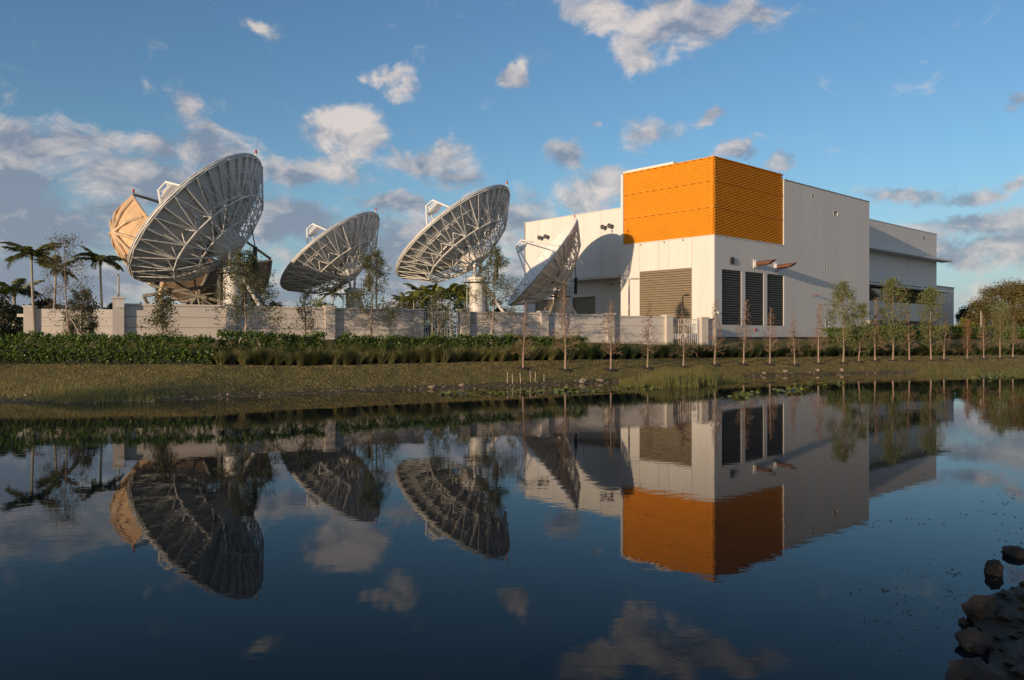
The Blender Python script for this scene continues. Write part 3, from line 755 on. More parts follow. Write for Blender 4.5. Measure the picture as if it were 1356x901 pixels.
def leg_mesh():
    mb = MB(); mb.tube([sp(4.1, 0, 0), (.6, 0, 3.55)], .085, 6); mb.tube([(.6, 0, 3.55), (.3, 0, 3.0)], .05, 6)
    a = Vector((.6, 0, 3.55)); b_ = Vector((0, .6, 3.55)); mb.tube([a, b_], .06, 5); return mb.mesh('feed_strut', 'dish_front')
LM = leg_mesh()
def view_axis(px, py, maj, ratio):
    """boresight for a dish seen at (px,py) whose outline has its long axis at angle maj (deg, image) and short/long = ratio;
       ratio > 0: back seen"""
    v = Vector(((px-CX)/F, 1, (HZ-py)/F)).normalized(); rt = Vector((v.y, -v.x, 0)).normalized(); up = rt.cross(v)
    a = radians(maj+90); s = sqrt(1-ratio*ratio)
    return (rt*cos(a)*s+up*sin(a)*s+v*ratio).normalized()
def dish(name, label, px, py, D, maj, ratio, ped_px, leg_px, size=1.0, ped_dy=0):
    C = W(px, D, py); ax = view_axis(px, py, maj, ratio)
    right = ax.cross(Vector((0,0,1))).normalized(); upv = right.cross(ax)          # in-plane up: rim top
    Rm = Matrix((upv, ax.cross(upv), ax)).transposed().to_4x4()                     # local x = rim top
    hubw = C-ax*(2.29+1.55)*size
    # pedestal stands below the hub back
    pb = W(ped_px, hubw.y+.8); pb.z = 2.8
    T = thing(name, label, 'satellite dish', pb)
    L0 = Matrix.Translation(C-pb) @ Rm @ Matrix.Scale(size, 4)
    rim = ob('hub', hubm, T, mw=L0)
    ref = ob('reflector', MB().lathe([(.94, zs(.94)+.0), (.94, zs(.94)-.1), (.9, zs(.9)-.1), (.01, zs(0)-.05)], 24).mesh('reflector', 'dish_front'), T, mw=L0)
    for k in range(NT): ob('reflector_panel', PI_, ref, mw=Matrix.Rotation(2*pi*(k+.5)/NT, 4, 'Z'))
    for k in range(2*NT): ob('reflector_panel', PO_, ref, mw=Matrix.Rotation(pi*(k+.5)/NT, 4, 'Z'))
    for k in range(NT):
        ob('radial_truss', TM, T, mw=L0 @ Matrix.Rotation(2*pi*k/NT, 4, 'Z')); ob('bay_brace', BM, T, mw=L0 @ Matrix.Rotation(2*pi*k/NT, 4, 'Z'))
    for m_ in RMS: ob('ring_tube', m_, T, mw=L0)
    ob('feed_horn', hornm, T, mw=L0); ob('subreflector', subm, T, mw=L0)
    for k in range(4): ob('feed_strut', LM, T, mw=L0 @ Matrix.Rotation(pi/4+pi/2*k, 4, 'Z'))
    # obstruction lamp and rod on the rim top
    tp = L0 @ Vector((R+.05, 0, 0)); mb = MB().tube([tp, tp+Vector((0,0,.15))], .05, 6); lm = mb.build('lamp_post', 'dish_front', T)
    MB().lathe([(.01, 0), (.10, .02), (.10, .22), (.05, .30), (.01, .31)], 8).build('obstruction_lamp', 'red', lm).location = tp+Vector((0,0,.15))
    MB().tube([tp+Vector((0,0,.3)), tp+Vector((.22,0,1.6))], .012, 4).build('lightning_rod', 'steel_dark', T)
    # mount
    hb = hubw-pb; ptop = hb.z-1.0
    MB().lathe([(.95, 0), (.95, .12), (.74, .15), (.74, ptop-.5), (.9, ptop-.45), (.9, ptop-.2), (.6, ptop-.15), (.55, ptop), (.01, ptop)], 28).build('pedestal', 'pedestal', T, smooth=False)
    mb = MB().lathe([(.9, ptop-.72), (1.35, ptop-.72), (1.35, ptop-.66), (.9, ptop-.66)], 16); pf = mb.build('platform', 'steel_dark', T)
    mb = MB()
    for k in range(10):
        a = 2*pi*k/10; a2 = 2*pi*(k+1)/10; p = Vector((1.32*cos(a), 1.32*sin(a), ptop-.7)); p2 = Vector((1.32*cos(a2), 1.32*sin(a2), ptop-.7))
        mb.tube([p, p+Vector((0,0,1.05))], .022, 4)
        for h in (.55, 1.05): mb.tube([p+Vector((0,0,h)), p2+Vector((0,0,h))], .018, 4)
    mb.build('railing', 'steel_dark', pf)
    hd = Vector((ax.x, ax.y, 0)).normalized(); sd = Vector((-hd.y, hd.x, 0))
    for s in (-1, 1):      # yoke arms up to the elevation axis
        q = hb+sd*s*.95; mb = MB().tube([Vector((0,0,ptop-.25))+sd*s*.55, q+Vector((0,0,-.3)), q+ax*.5], [.16,.14,.10], 6); mb.build('yoke_arm', 'truss', T)
    MB().tube([hb+sd*1.1, hb-sd*1.1], .15, 8).build('elevation_axle', 'truss', T)
    # jack: black screw cover from the far side of the post up to the back of the dish
    j0 = Vector((0,0,ptop-.4))-hd*1.0+Vector((.8, 0, 0)); j1 = L0 @ (Vector((2.6, 0, zs(2.6)-1.25)))
    dv = (j1-j0); jm = j0+Vector((0.05,0,1.9))
    MB().tube([j0, jm], .19, 8).build('jack_cover', 'black', T)
    MB().tube([jm, j1], .05, 6).build('jack_screw', 'steel_dark', T)
    lp = W(leg_px, hubw.y+1.0); le = Vector((lp.x, lp.y, 2.9))-pb
    MB().tube([Vector((.7, 0, ptop-.9)), le], .15, 8).build('brace_leg', 'pedestal', T)
    MB().tube([Vector((.6, .5, ptop-.8)), Vector((le.x*.3, 3.2, .1))], .15, 8).build('brace_leg', 'pedestal', T)
    lad = MB()
    for s in (-.2, .2): lad.tube([(-.95, -.45+s, .1), (-.95, -.45+s, ptop-.6)], .025, 4)
    k = .3
    while k < ptop-.7: lad.tube([(-.95, -.65, k), (-.95, -.25, k)], .018, 4); k += .32
    lad.build('ladder', 'truss', T)
    MB().box(.3, .75, -1.15, -.86, 1.2, 2.6).build('cabinet', 'dish_front', T)
    return T
dish('satellite_dish', 'largest grey dish at the left, seen from behind with its lattice back frame', 262, 289, 64.5, 46.8, .36, 308, 372, 1.04)
dish('satellite_dish', 'smaller looking grey dish second from the left, between the two big trees', 438, 333, 85.5, 38.5, .30, 467, 497, .97)
dish('satellite_dish', 'grey dish in the middle above the wall gate with a tall white pedestal', 600, 308, 74.3, 38.2, .29, 632, 691, .99)
dish('satellite_dish', 'dish standing before the white building wall, its white hollow side just in view', 717, 347, 92, 51.2, -.09, 742, 782, .96)

# the beige deep bowl antenna behind the first dish
def bowl():
    D = 76.0; c = W(271, D, 302); k = D/F
    T = thing('beige_bowl_antenna', 'old beige deep bowl antenna with thick tubular ribs, half hidden behind the largest dish', 'satellite dish', (c.x, c.y, 2.8))
    v = Vector((c.x, c.y, c.z-CZ)).normalized(); rt = Vector((v.y, -v.x, 0)).normalized(); up = rt.cross(v)
    th = radians(-24.3)
    e1 = (rt*cos(th)+up*sin(th)); e3 = (-rt*sin(th)+up*cos(th)); e3 = (e3*.97+v*.10).normalized(); e2 = e3.cross(e1).normalized()
    Ra, Rb, Dp = 92*k, 64*k, 100*k
    def pt(ph, ps, off=0):
        t = ps/1.53
        b_ = interp(t, [(0,1.01),(.12,1.07),(.25,1.10),(.38,1.09),(.52,.98),(.66,.80),(.78,.62),(.88,.40),(.95,.2),(1,.04)])
        d = interp(t, [(0,0),(.12,.17),(.25,.34),(.38,.52),(.52,.70),(.66,.84),(.78,.92),(.88,.97),(.95,.995),(1,1)])
        sag = -40*k*sin(ph)**2*max(0, cos(ps)); q = sin(ps)
        return e1*((Ra*b_+off)*cos(ph))+e2*((Rb*b_+off)*sin(ph))+e3*(sag-92*k*d-off*q)
    o = Vector((0, 0, c.z-2.8)); n, m = 24, 7
    shell = MB().tube([o+pt(0, 1.50), o+pt(0, 1.56)], .5, 12).build('hub', 'beige_tube', T)
    for i in range(n):
        for (ja, jb) in ((0, 2), (2, 4), (4, 7)):
            mb = MB()
            for off in (0, .07):
                for j in range(ja, jb+1):
                    for q in (0, 1):
                        ph = 2*pi*(i+q*.985)/n; ps = 1.53*(j+(.02 if j == ja else 0))/m; mb.v.append(tuple(o+pt(ph, ps, off)))
            r_ = jb-ja
            for j in range(r_):
                a = 2*j; mb.f.append((a, a+1, a+3, a+2)); kk = 2*(r_+1); mb.f.append((kk+a, kk+a+2, kk+a+3, kk+a+1))
                mb.f.append((a, a+2, kk+a+2, kk+a)); mb.f.append((a+1, kk+a+1, kk+a+3, a+3))
            mb.f.append((0, kk, kk+1, 1)); mb.f.append((kk-2, kk-1, 2*kk-1, 2*kk-2))
            mb.build('shell_panel', 'beige_shaded' if (jb == 7 or cos(2*pi*(i+.5)/n) > -.35) else 'beige', shell)  # lower and right panels carry their shade in a darker beige
    for i in range(12):       # thick tubular meridian ribs
        ph = 2*pi*(i+.5)/12
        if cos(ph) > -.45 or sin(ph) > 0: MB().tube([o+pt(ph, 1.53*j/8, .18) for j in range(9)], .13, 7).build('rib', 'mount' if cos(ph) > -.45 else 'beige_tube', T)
    for ps in (.02, 1.3):
        MB().tube([o+pt(2*pi*i/36, ps, .06) for i in range(37)], .10, 6, False).build('ring', 'beige_tube', T)
    # star of tubes on the sunny left side
    node = o+pt(pi+.45, .60, .22)
    for i in range(11):
        a = 2*pi*i/11; tgt = o+pt(pi+.45+.75*cos(a), max(.02, .62+.60*sin(a)), .04)
        md_ = o+pt(pi+.45+.40*cos(a), max(.02, .61+.32*sin(a)), .12)
        MB().tube([node, md_, tgt], [.17, .15, .12], 7).build('spoke', 'beige_tube', T)
    # feed struts across the opening
    apex = o+e3*1.2+e1*.2
    for ph in (0, pi, .5*pi, 1.5*pi):
        MB().tube([o+pt(ph, 0), apex], .13, 6).build('feed_strut', 'olive', T)
    MB().lathe([(.01, -.4), (.7, -.1), (.7, .15), (.3, .7), (.01, .7)], 14).build('feed_box', 'beige', T).location = apex
    tp = o+pt(pi, 0); MB().lathe([(.01, 0), (.1, .02), (.1, .3), (.01, .36)], 8).build('obstruction_lamp', 'red', T).location = tp+Vector((0,0,.15))
    MB().tube([tp, tp+Vector((0,0,.2))], .04, 5).build('lamp_post', 'olive', T)
    # wheel and tripod below
    wc = W(262, D-7.9, 392)-Vector((c.x, c.y, 2.8)); wr = 2.9
    wp_ = [wc+rt*wr*cos(a)+Vector((0,0,1))*wr*sin(a) for a in [2*pi*i/24 for i in range(25)]]
    wl = MB().tube(wp_, .17, 7, False).build('elevation_wheel', 'beige_tube', T)
    for i in range(8):
        a = 2*pi*i/8+.2; MB().tube([wc, wc+rt*wr*cos(a)+Vector((0,0,1))*wr*sin(a)], .10, 6).build('wheel_spoke', 'mount', wl)
    for (xa, ya, xb, yb) in ((190,392,330,372),(200,378,262,392),(206,405,215,372),(296,408,330,360),(262,392,345,412),(330,372,352,408),(190,392,200,412)):
        a = W(xa, D-8.4, ya)-Vector((c.x, c.y, 2.8)); b_ = W(xb, D-8.0, yb)-Vector((c.x, c.y, 2.8)); MB().tube([a, b_], .15, 6).build('mount_tube', 'mount', T)
    for dx in (-4.5, -1.0, 3.5):
        MB().tube([wc+Vector((0, .6, 0)), (dx, wc.y+2.5, 0)], .2, 7).build('leg', 'mount', T)
bowl()

# lamp posts behind the wall
def lamppost(px, D, ytop, arm, label, name='lamp_post', base=2.8):
    p = W(px, D); p.z = base; h = CZ+(HZ-ytop)/F*D-base
    T = thing(name, label, 'lamp post', p, 0, 'lamp posts inside the compound')
    MB().tube([(0,0,0),(0,0,h)], [.10,.07], 8).build('pole', 'pole', T)
    if arm:
        MB().tube([(0,0,h-.05),(arm*.25,0,h+.03)], .05, 6).build('arm', 'pole', T)
        s = 1 if arm > 0 else -1
        MB().box(min(arm*.25, arm), max(arm*.25, arm), -.17, .17, h-.02, h+.11).build('lamp_head', 'pole', T)
    return T
lamppost(498.5, 80, 350, .75, 'slim lamp post rising behind the wall beside the second tall leafy tree')
lamppost(833, 75.2, 370, .95, 'slim pale lamp post before the white wall below the orange block')
lamppost(157, 62, 365, -.12, 'short plain post above the left corner column of the wall')
lamppost(1299, 120, 412, 0, 'thin green pole between the trees at the far right')

# ------------------------------------------------------------------ plants
def leaf(mb, p, size, rng, up=.3, asp=.55):
    d = Vector((rng.gauss(0,1), rng.gauss(0,1), rng.gauss(0,.8)+up)); d = d.normalized() if d.length > .01 else Vector((0,0,1))
    s = d.cross(Vector((rng.gauss(0,1), rng.gauss(0,1), rng.gauss(0,1))))
    s = s.normalized() if s.length > .01 else Vector((1,0,0))
    L_ = size*rng.uniform(.7, 1.3); w_ = L_*asp*.5
    m = p+d*L_*.5
    mb.quad(p, m+s*w_, p+d*L_, m-s*w_)
def branch(mb, p, d, ln, r, rng, depth, tips, split=3, bend=.25, n=3, upb=.15, thin=.6, sides=4, rmin=.0065):
    pts = [p]; rad = [r]; q = p.copy(); dd = d.copy()
    for i in range(n):
        dd = (dd+Vector((rng.gauss(0,1), rng.gauss(0,1), rng.gauss(0,1)+.0))*bend*.5+Vector((0,0,upb))).normalized()
        q = q+dd*ln/n; pts.append(q.copy()); rad.append(max(rmin, r*(1-(1-thin*.6)*(i+1)/n)))
    mb.tube(pts, rad, sides if depth > 0 else 3, False)
    if depth <= 0:
        tips.append((pts[-1], dd)); tips.append((pts[-2], dd)); return
    for k in range(split):
        t = rng.uniform(.3, 1); i = min(n-1, int(t*n)); pp = pts[i].lerp(pts[i+1], t*n-i)
        sd = dd.cross(Vector((rng.gauss(0,1), rng.gauss(0,1), rng.gauss(0,1)))).normalized()
        nd_ = (dd*.75+sd*.75).normalized()
        branch(mb, pp, nd_, ln*rng.uniform(.45, .65), rad[i]*.6, rng, depth-1, tips, split, bend, n, upb, thin, sides)
    tips.append((pts[-1], dd))
def sapling(seed, H, r0=.05, b0=.22, spread=.28, nb=34, leaves=0, lsize=.1, lean=.035, twig='twig', lm='leaf_young', bark='bark', upb=.1, shape='cone', depth=2, ang=.9, split=3, lrad=.12, bfat=.3):
    """returns trunk, branches, leaves meshes; unit height H"""
    rng = random.Random(seed); tr = MB(); br = MB(); tips = []
    n = 9; pts = []; q = Vector((0,0,-.15)); dx, dy = rng.gauss(0, lean), rng.gauss(0, lean)
    for i in range(n+1):
        pts.append(q.copy()); q = q+Vector((dx*H/n+rng.gauss(0,.004*H), dy*H/n+rng.gauss(0,.004*H), (H+.15)/n))
    rad = [r0*(1.35 if i == 0 else 1)*(1-.86*i/n)+.006 for i in range(n+1)]
    tr.tube(pts, rad, 8, False)
    for k in range(nb):
        t = b0+(1-b0)*(k+rng.random())/nb; f = t*n; i = min(n-1, int(f)); p = pts[i].lerp(pts[i+1], f-i)
        a = k*2.4+rng.random()*1.2; e = ang*(1-.35*t)+rng.uniform(-.15, .15)
        if shape == 'cone': l_ = spread*H*(1-.80*(t-b0)/(1-b0))*rng.uniform(.7, 1.15)
        elif shape == 'oval': l_ = spread*H*(.35+.75*sin(pi*min(1, (t-b0)/(1-b0)*.85+.15)))*rng.uniform(.7, 1.15)
        else: l_ = spread*H*(.55+.45*(1-t))*rng.uniform(.6, 1.2)
        d = Vector((cos(a)*sin(e), sin(a)*sin(e), cos(e)))
        branch(br, p, d, l_, max(.007, rad[i]*bfat), rng, depth, tips, split, .3, 3, upb, .6)
    lf = None
    if leaves:
        lf = MB(); 
        for k in range(leaves):
            p, d = tips[rng.randrange(len(tips))]
            p = p+Vector((rng.gauss(0,1), rng.gauss(0,1), rng.gauss(0,1)))*lrad*rng.uniform(.4,1.3)
            leaf(lf, p, lsize, rng)
    return (tr.mesh('trunk', bark, True), br.mesh('branches', twig), lf.mesh('foliage', lm) if lf else None)
def plant(name, label, cat, p, meshes, sc_=1, rz=0, group=None, extra=None):
    T = thing(name, label, cat, p, rz, group)
    for nme, me in zip(('trunk', 'branches', 'foliage'), meshes):
        if me: ob(nme, me, T, mw=Matrix.Scale(sc_, 4))
    return T
bare = [sapling(100+i, 4.4, .06, .2, .165, 44, ang=1.45, depth=2, split=4, upb=.10, bfat=.3) for i in range(4)]
green = [sapling(200+i, 5.5, .06, .18, .20, 40, 3800, .12, ang=1.15, shape='oval', lm='leaf_young', lrad=.16) for i in range(3)]
def mulch(p, r):
    mb = MB(); n = 16; mb.v.append((0,0,.09))
    for ring, rr, zz in ((1, .55, .07), (2, 1, .0)):
        for k in range(n): a = 2*pi*k/n; q = rr*r*(1+.18*noise.noise(Vector((k*1.3, p.x, ring)))); X, Y = q*cos(a), q*sin(a); mb.v.append((X, Y, gz(p.x+X, p.y+Y)-p.z+zz+.01))
    for k in range(n): mb.f.append((0, 1+k, 1+(k+1) % n)); mb.f.append((1+k, 1+n+k, 1+n+(k+1) % n, 1+(k+1) % n))
    return mb
saps = [(692.5,489,400,'b','first from the left, right of the thin stakes'),(748.5,490.5,372,'b','tallest, in front of the dish beside the building'),(808.7,490.5,398,'b','in front of the wall column left of the taupe louver'),
 (857.5,488,402,'b','in front of the left edge of the taupe louver'),(905,486,405,'b','in front of the right picket gate and the dark lamp post'),(947,484,398,'b','in front of the building corner'),(984,483,398,'b','below the first dark louver'),
 (1019,483,408,'b','below the last dark louver'),(1052.5,484,417,'b','just right of the dark louvers, the smallest'),(1084,481.5,402,'b','before the blank wall right of the louvers'),(1116.5,481,381,'g','leafy green first from the left, before the blank white wall'),
 (1137,480,408,'g','small leafy green close to the first green one'),(1159,478.5,396,'b','slender bare between the two leafy green ones'),(1182,478,376,'g','tallest leafy green before the dark window band'),(1205,478,410,'b','bare below the right half of the window band'),
 (1233,477.5,388,'g','broad leafy green at the right end of the white wing'),(1250,477,414,'b','bare reddish before the low annex block'),(1281,477,424,'r','rusty brown low and bushy at the right'),(1303,475.5,420,'b','bare before the dark round tree at the right'),(1324,475,405,'g','thinly leafed before the white house'),(1341,474.5,416,'b','last bare at the right edge of the lawn')]
for i, (px, py, yt, kd, lab) in enumerate(saps):
    p = ground_hit(px, py); h = p.z*0+(CZ+(HZ-yt)/F*p.y)-p.z
    if kd == 'b': ms, H0 = bare[i % 4], 4.4
    elif kd == 'g': ms, H0 = green[i % 3], 5.5
    else: ms, H0 = sapling(321, 4.4, .05, .12, .2, 34, 1500, .09, lm='leaf_rust', lrad=.12), 4.4
    T = plant('sapling', 'lawn sapling, '+lab, 'young tree', p, ms, h/H0, i*1.9, 'young trees planted along the lawn')
    mu = mulch(p, .5); mu_o = mu.build('mulch_ring', 'mulch', T); mu_o.matrix_local = Matrix.Rotation(-i*1.9, 4, 'Z')
# trees behind the hedge
def oak(px, D, ybase, ytop, seed, label, lv=4500, spread=.26, lm='leaf_oak', b0=.18, r0=.07, nb=30, ls=.13, shape='cone', stakes=True, lrad=.17, bfat=.35, ang=1.35):
    p = W(px, D, ybase); p.z = gz(p.x, p.y); h = CZ+(HZ-ytop)/F*D-p.z
    ms = sapling(seed, h, r0, b0, spread, nb, lv, ls, twig='bark_dark', lm=lm, bark='bark', shape=shape, lrad=lrad, depth=2, ang=ang, bfat=bfat, upb=.03)
    T = plant('young_oak', label, 'tree', p, ms)
    if stakes:
        for k in range(3):
            a = 2*pi*k/3+seed; MB().tube([(cos(a)*.9, sin(a)*.9, 0), (cos(a)*.08, sin(a)*.08, 1.5)], .035, 5).build('stake', 'stake', T)
    return T
oak(327, 52.5, 470, 340, 11, 'leafy young tree with wide low branches before the pedestal of the largest dish', 7600, .40, stakes=True, ls=.12)
oak(491, 57.5, 470, 338, 14, 'tall airy young tree between the second dish and the middle dish', 6600, .38, ls=.12)
oak(652, 61.5, 470, 338, 15, 'tall airy young tree just right of the white pedestal of the middle dish', 7000, .34, ls=.12)
oak(405, 55, 470, 388, 16, 'small thin young tree left of the third wall column', 1100, .26, stakes=False)
oak(583, 59.5, 470, 392, 17, 'small narrow young tree in front of the middle picket gate', 1500, .22, stakes=False, shape='oval')
oak(215, 52.6, 470, 396, 18, 'low shrubby young tree with rounded leaf clumps before the left wall panels', 1500, .34, b0=.12, shape='flat', stakes=False, lm='leaf_oak', ls=.16, ang=.7)
oak(92, 57, 470, 322, 19, 'large sparse brownish tree at the left in front of the short boundary wall', 2800, .20, lm='leaf_dry', shape='oval', nb=40, ls=.11, lrad=.22)
oak(108, 60, 470, 392, 20, 'dense dark low tree against the foot of the large sparse tree', 4500, .30, lm='leaf_dark', shape='oval', nb=30, ls=.15, b0=.05, stakes=False)
# palms
def frond_mesh(seed, Lf, droop):
    rng = random.Random(seed); mb = MB(); n = 12; pts = []
    for i in range(n+1):
        t = i/n; pts.append(Vector((Lf*(t-.12*t*t), 0, Lf*(.42*t-droop*t*t))))
    mb.tube(pts, [.04*(1-.85*i/n)+.005 for i in range(n+1)], 4, False)
    m = 34
    for k in range(m):
        t = .12+.88*(k+.5)/m; f = t*n; i = min(n-1, int(f)); p = pts[i].lerp(pts[i+1], f-i); d = (pts[i+1]-pts[i]).normalized()
        ll = Lf*.24*(.45+sin(pi*min(1, t*.9+.1)))*.72
        for s in (-1, 1):
            o_ = (d*.6+Vector((0, s*.85, 0))+Vector((0,0,rng.uniform(-.5, .12)))).normalized()
            wv = d*.045
            tip = p+o_*ll+Vector((0,0,-ll*.3)); mid = p+o_*ll*.55
            mb.tri(p-wv, p+wv, mid+wv); mb.tri(p-wv, mid+wv, tip)
    return mb.mesh('frond', 'palm_leaf')
FR = [frond_mesh(1, 2.6, .55), frond_mesh(2, 2.6, .85), frond_mesh(3, 2.6, .30)]
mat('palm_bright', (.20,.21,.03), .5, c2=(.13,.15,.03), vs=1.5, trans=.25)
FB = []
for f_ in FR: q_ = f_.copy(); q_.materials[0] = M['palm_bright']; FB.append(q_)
def palm(px, D, ytop, label, size=1, nf=15, lean=.3, seed=0, tr=.12, base=2.4, lm=None):
    rng = random.Random(seed); p = W(px, D); p.z = base; h = CZ+(HZ-ytop)/F*D-base
    T = thing('palm_tree', label, 'palm tree', p, 0)
    pts = [Vector((lean*(1-(i/8))**1.5*1.0, 0, h*i/8)) for i in range(9)]
    MB().tube(pts, [tr*(1.5 if i == 0 else 1)*(1-.3*i/8) for i in range(9)], 9, False).build('trunk', 'palm_trunk', T, smooth=True)
    MB().tube([(0,0,h-.05), (0,0,h+.3*size), (0,0,h+.7*size)], [tr*.95, tr*1.0, tr*.35], 8).build('crownshaft', 'palm_leaf', T)
    for k in range(nf):
        me = (FB if lm else FR)[rng.randrange(3)]; a = k*2.4+rng.random()*.5; e = rng.uniform(-.75, .35)
        ob('frond', me, T, mw=Matrix.Translation((0,0,h+.35*size)) @ Matrix.Rotation(a, 4, 'Z') @ Matrix.Rotation(e, 4, 'Y') @ Matrix.Scale(size*rng.uniform(.85,1.1), 4))
    return T
palm(42, 64, 344, 'tallest palm at the far left with a slim pale trunk', .95, 14, .3, 3)
palm(74, 70, 362, 'middle palm of the left group, half behind the sparse tree', .85, 12, -.4, 5)
palm(133, 68, 350, 'palm just left of the beige bowl antenna', .92, 13, .35, 9)
palm(19, 78, 392, 'short dark bushy palm at the left edge', 1.15, 18, .0, 12, .2)
for i, (px, D, yt, s, lab) in enumerate([(572,112,396,1.0,'slim bright palm over the left part of the middle gate'),(596,116,390,1.15,'tall bright palm over the right part of the middle gate'),(615,113,399,.9,'low bright palm tucked beside the white pedestal'),(548,108,400,.9,'low bright palm left of the wall gate column'),(324+0,110,402,.9,'low green palm seen through the trusses under the largest dish'),(441,120,392,1.0,'small palm right behind the wall under the second dish'),(556,120,392,1.3,'feathery palm left of the yellow green clump behind the middle gate'),
    (585,125,398,1.0,'short bright palm above the middle picket gate'),(607,128,394,1.1,'bright palm right of centre in the clump by the white pedestal'),(536,122,400,.9,'small dark palm at the left end of the clump behind the gate')]):
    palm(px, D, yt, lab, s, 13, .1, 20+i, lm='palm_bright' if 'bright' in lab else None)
# background broadleaf trees
def crown_tree(px, D, yb, yt, wpx, seed, label, lm, n=5200, ls=.42, name='broadleaf_tree', trunk=True, clumps=26, base=2.6, low=.25, dx=0):
    rng = random.Random(seed); p = W(px, D); p.z = base; H_ = CZ+(HZ-yt)/F*D-base; Rw = wpx/F*D/2
    T = thing(name, label, 'tree', p)
    cs = []
    for k in range(clumps):
        a = rng.random()*2*pi; r = sqrt(rng.random())*.82; zz = low+(1-low)*rng.random()
        env = sin(pi*min(1, max(.08, (zz-low)/(1-low)*.82+.14)))**.6
        cs.append((Vector((cos(a)*r*Rw*env, sin(a)*r*Rw*env, H_*(zz*.88))), Rw*rng.uniform(.16, .36)))
    tr = MB()
    if trunk:
        tr.tube([(0,0,-.3), (.1,0,H_*.15), (0,.1,H_*.34)], [H_*.035, H_*.026, H_*.02], 9, False)
        for c, r in cs[:14]: tr.tube([(0,.1,H_*.30), Vector((c.x*.4, c.y*.4, H_*.3+(c.z-H_*.3)*.5)), c], [H_*.014, H_*.009, .02], 5, False)
        tr.build('trunk', 'bark_dark', T, smooth=True)
    lf = MB()
    for k in range(n):
        c, r = cs[rng.randrange(len(cs))]
        d = Vector((rng.gauss(0,1), rng.gauss(0,1), rng.gauss(0,1))).normalized()*r*(rng.random()**.35)*rng.choice((1,1,1,1.25)); d.z *= .75
        leaf(lf, c+d, ls, rng, .2, .7)
    lf.build('crown', lm, T)
    return T
crown_tree(1335, 135, 450, 372, 112, 1, 'big spreading tree with golden green crown at the right edge', 'leaf_big', 30000, .22, clumps=90, base=2.8, low=.22)
crown_tree(1290+0, 150, 450, 395, 44, 2, 'dark round tree between the annex block and the golden tree', 'leaf_dark', 9000, .25, base=2.8)
crown_tree(1372, 125, 450, 366, 70, 3, 'golden green tree cut by the right edge of the frame', 'leaf_big', 16000, .22, low=.12, clumps=50, base=2.8)
crown_tree(1277, 128, 450, 420, 26, 4, 'small bright green bush tree at the corner of the annex block', 'leaf_bright', 2500, .25, base=2.6, low=.05)
bgt = [(100,84,404,80,'leaf_dark','dark bush tree right of the tallest palm behind the boundary wall'),(30,88,396,90,'leaf_dry','olive bush tree mass behind the tallest palm'),(4,72,394,100,'leaf_dark','dark broad bush tree filling the left edge behind the hedge'),(60,82,392,50,'leaf_dark','dark bush tree between the two tallest palms at the left'),(148,85,398,40,'leaf_dry','brownish bush tree just left of the wall corner column'),
       (180,100,396,50,'leaf_dry','brownish low tree under the beige bowl antenna'),(250,120,400,60,'leaf_dark','dark low tree line behind the wall below the largest dish'),(372,115,398,60,'leaf_dark','small dark bush tree between the first two grey dishes'),(430,112,392,80,'leaf_bright','green bush tree under the second dish'),(535,118,396,70,'leaf_dry','low brownish trees behind the wall right of the slim lamp post'),
       (585,132,378,96,'leaf_bright','yellow green tree behind the middle picket gate'),(618,128,374,70,'leaf_dark','dark green tree touching the white pedestal on its left'),(556,128,386,70,'leaf_dark','dark green tree in the left half of the clump behind the gate'),(660,140,392,50,'leaf_dark','dark tree seen through the airy tree right of the white pedestal')]
for i, (px, D, yt, wpx, lm, lab) in enumerate(bgt):
    crown_tree(px, D, 448, yt, wpx, 40+i, lab, lm, 4200, .26, clumps=24, low=.05)
for i, (px, D, yt, wpx, lab) in enumerate([(1165,92,428,60,'dark shrub at the foot of the white wing, left one'),(1205,96,432,50,'dark shrub below the window band of the wing'),(1230,94,436,60,'low green shrub at the right end of the wing'),(1290,100,441,50,'low dark shrub behind the rusty young tree'),(1345,105,446,70,'low dark shrub before the white house')]):
    crown_tree(px, D, 450, yt, wpx, 60+i, lab, 'leaf_dark' if i % 2 == 0 else 'leaf_oak', 2600, .2, name='shrub', clumps=16, base=1.9, low=0, trunk=True)
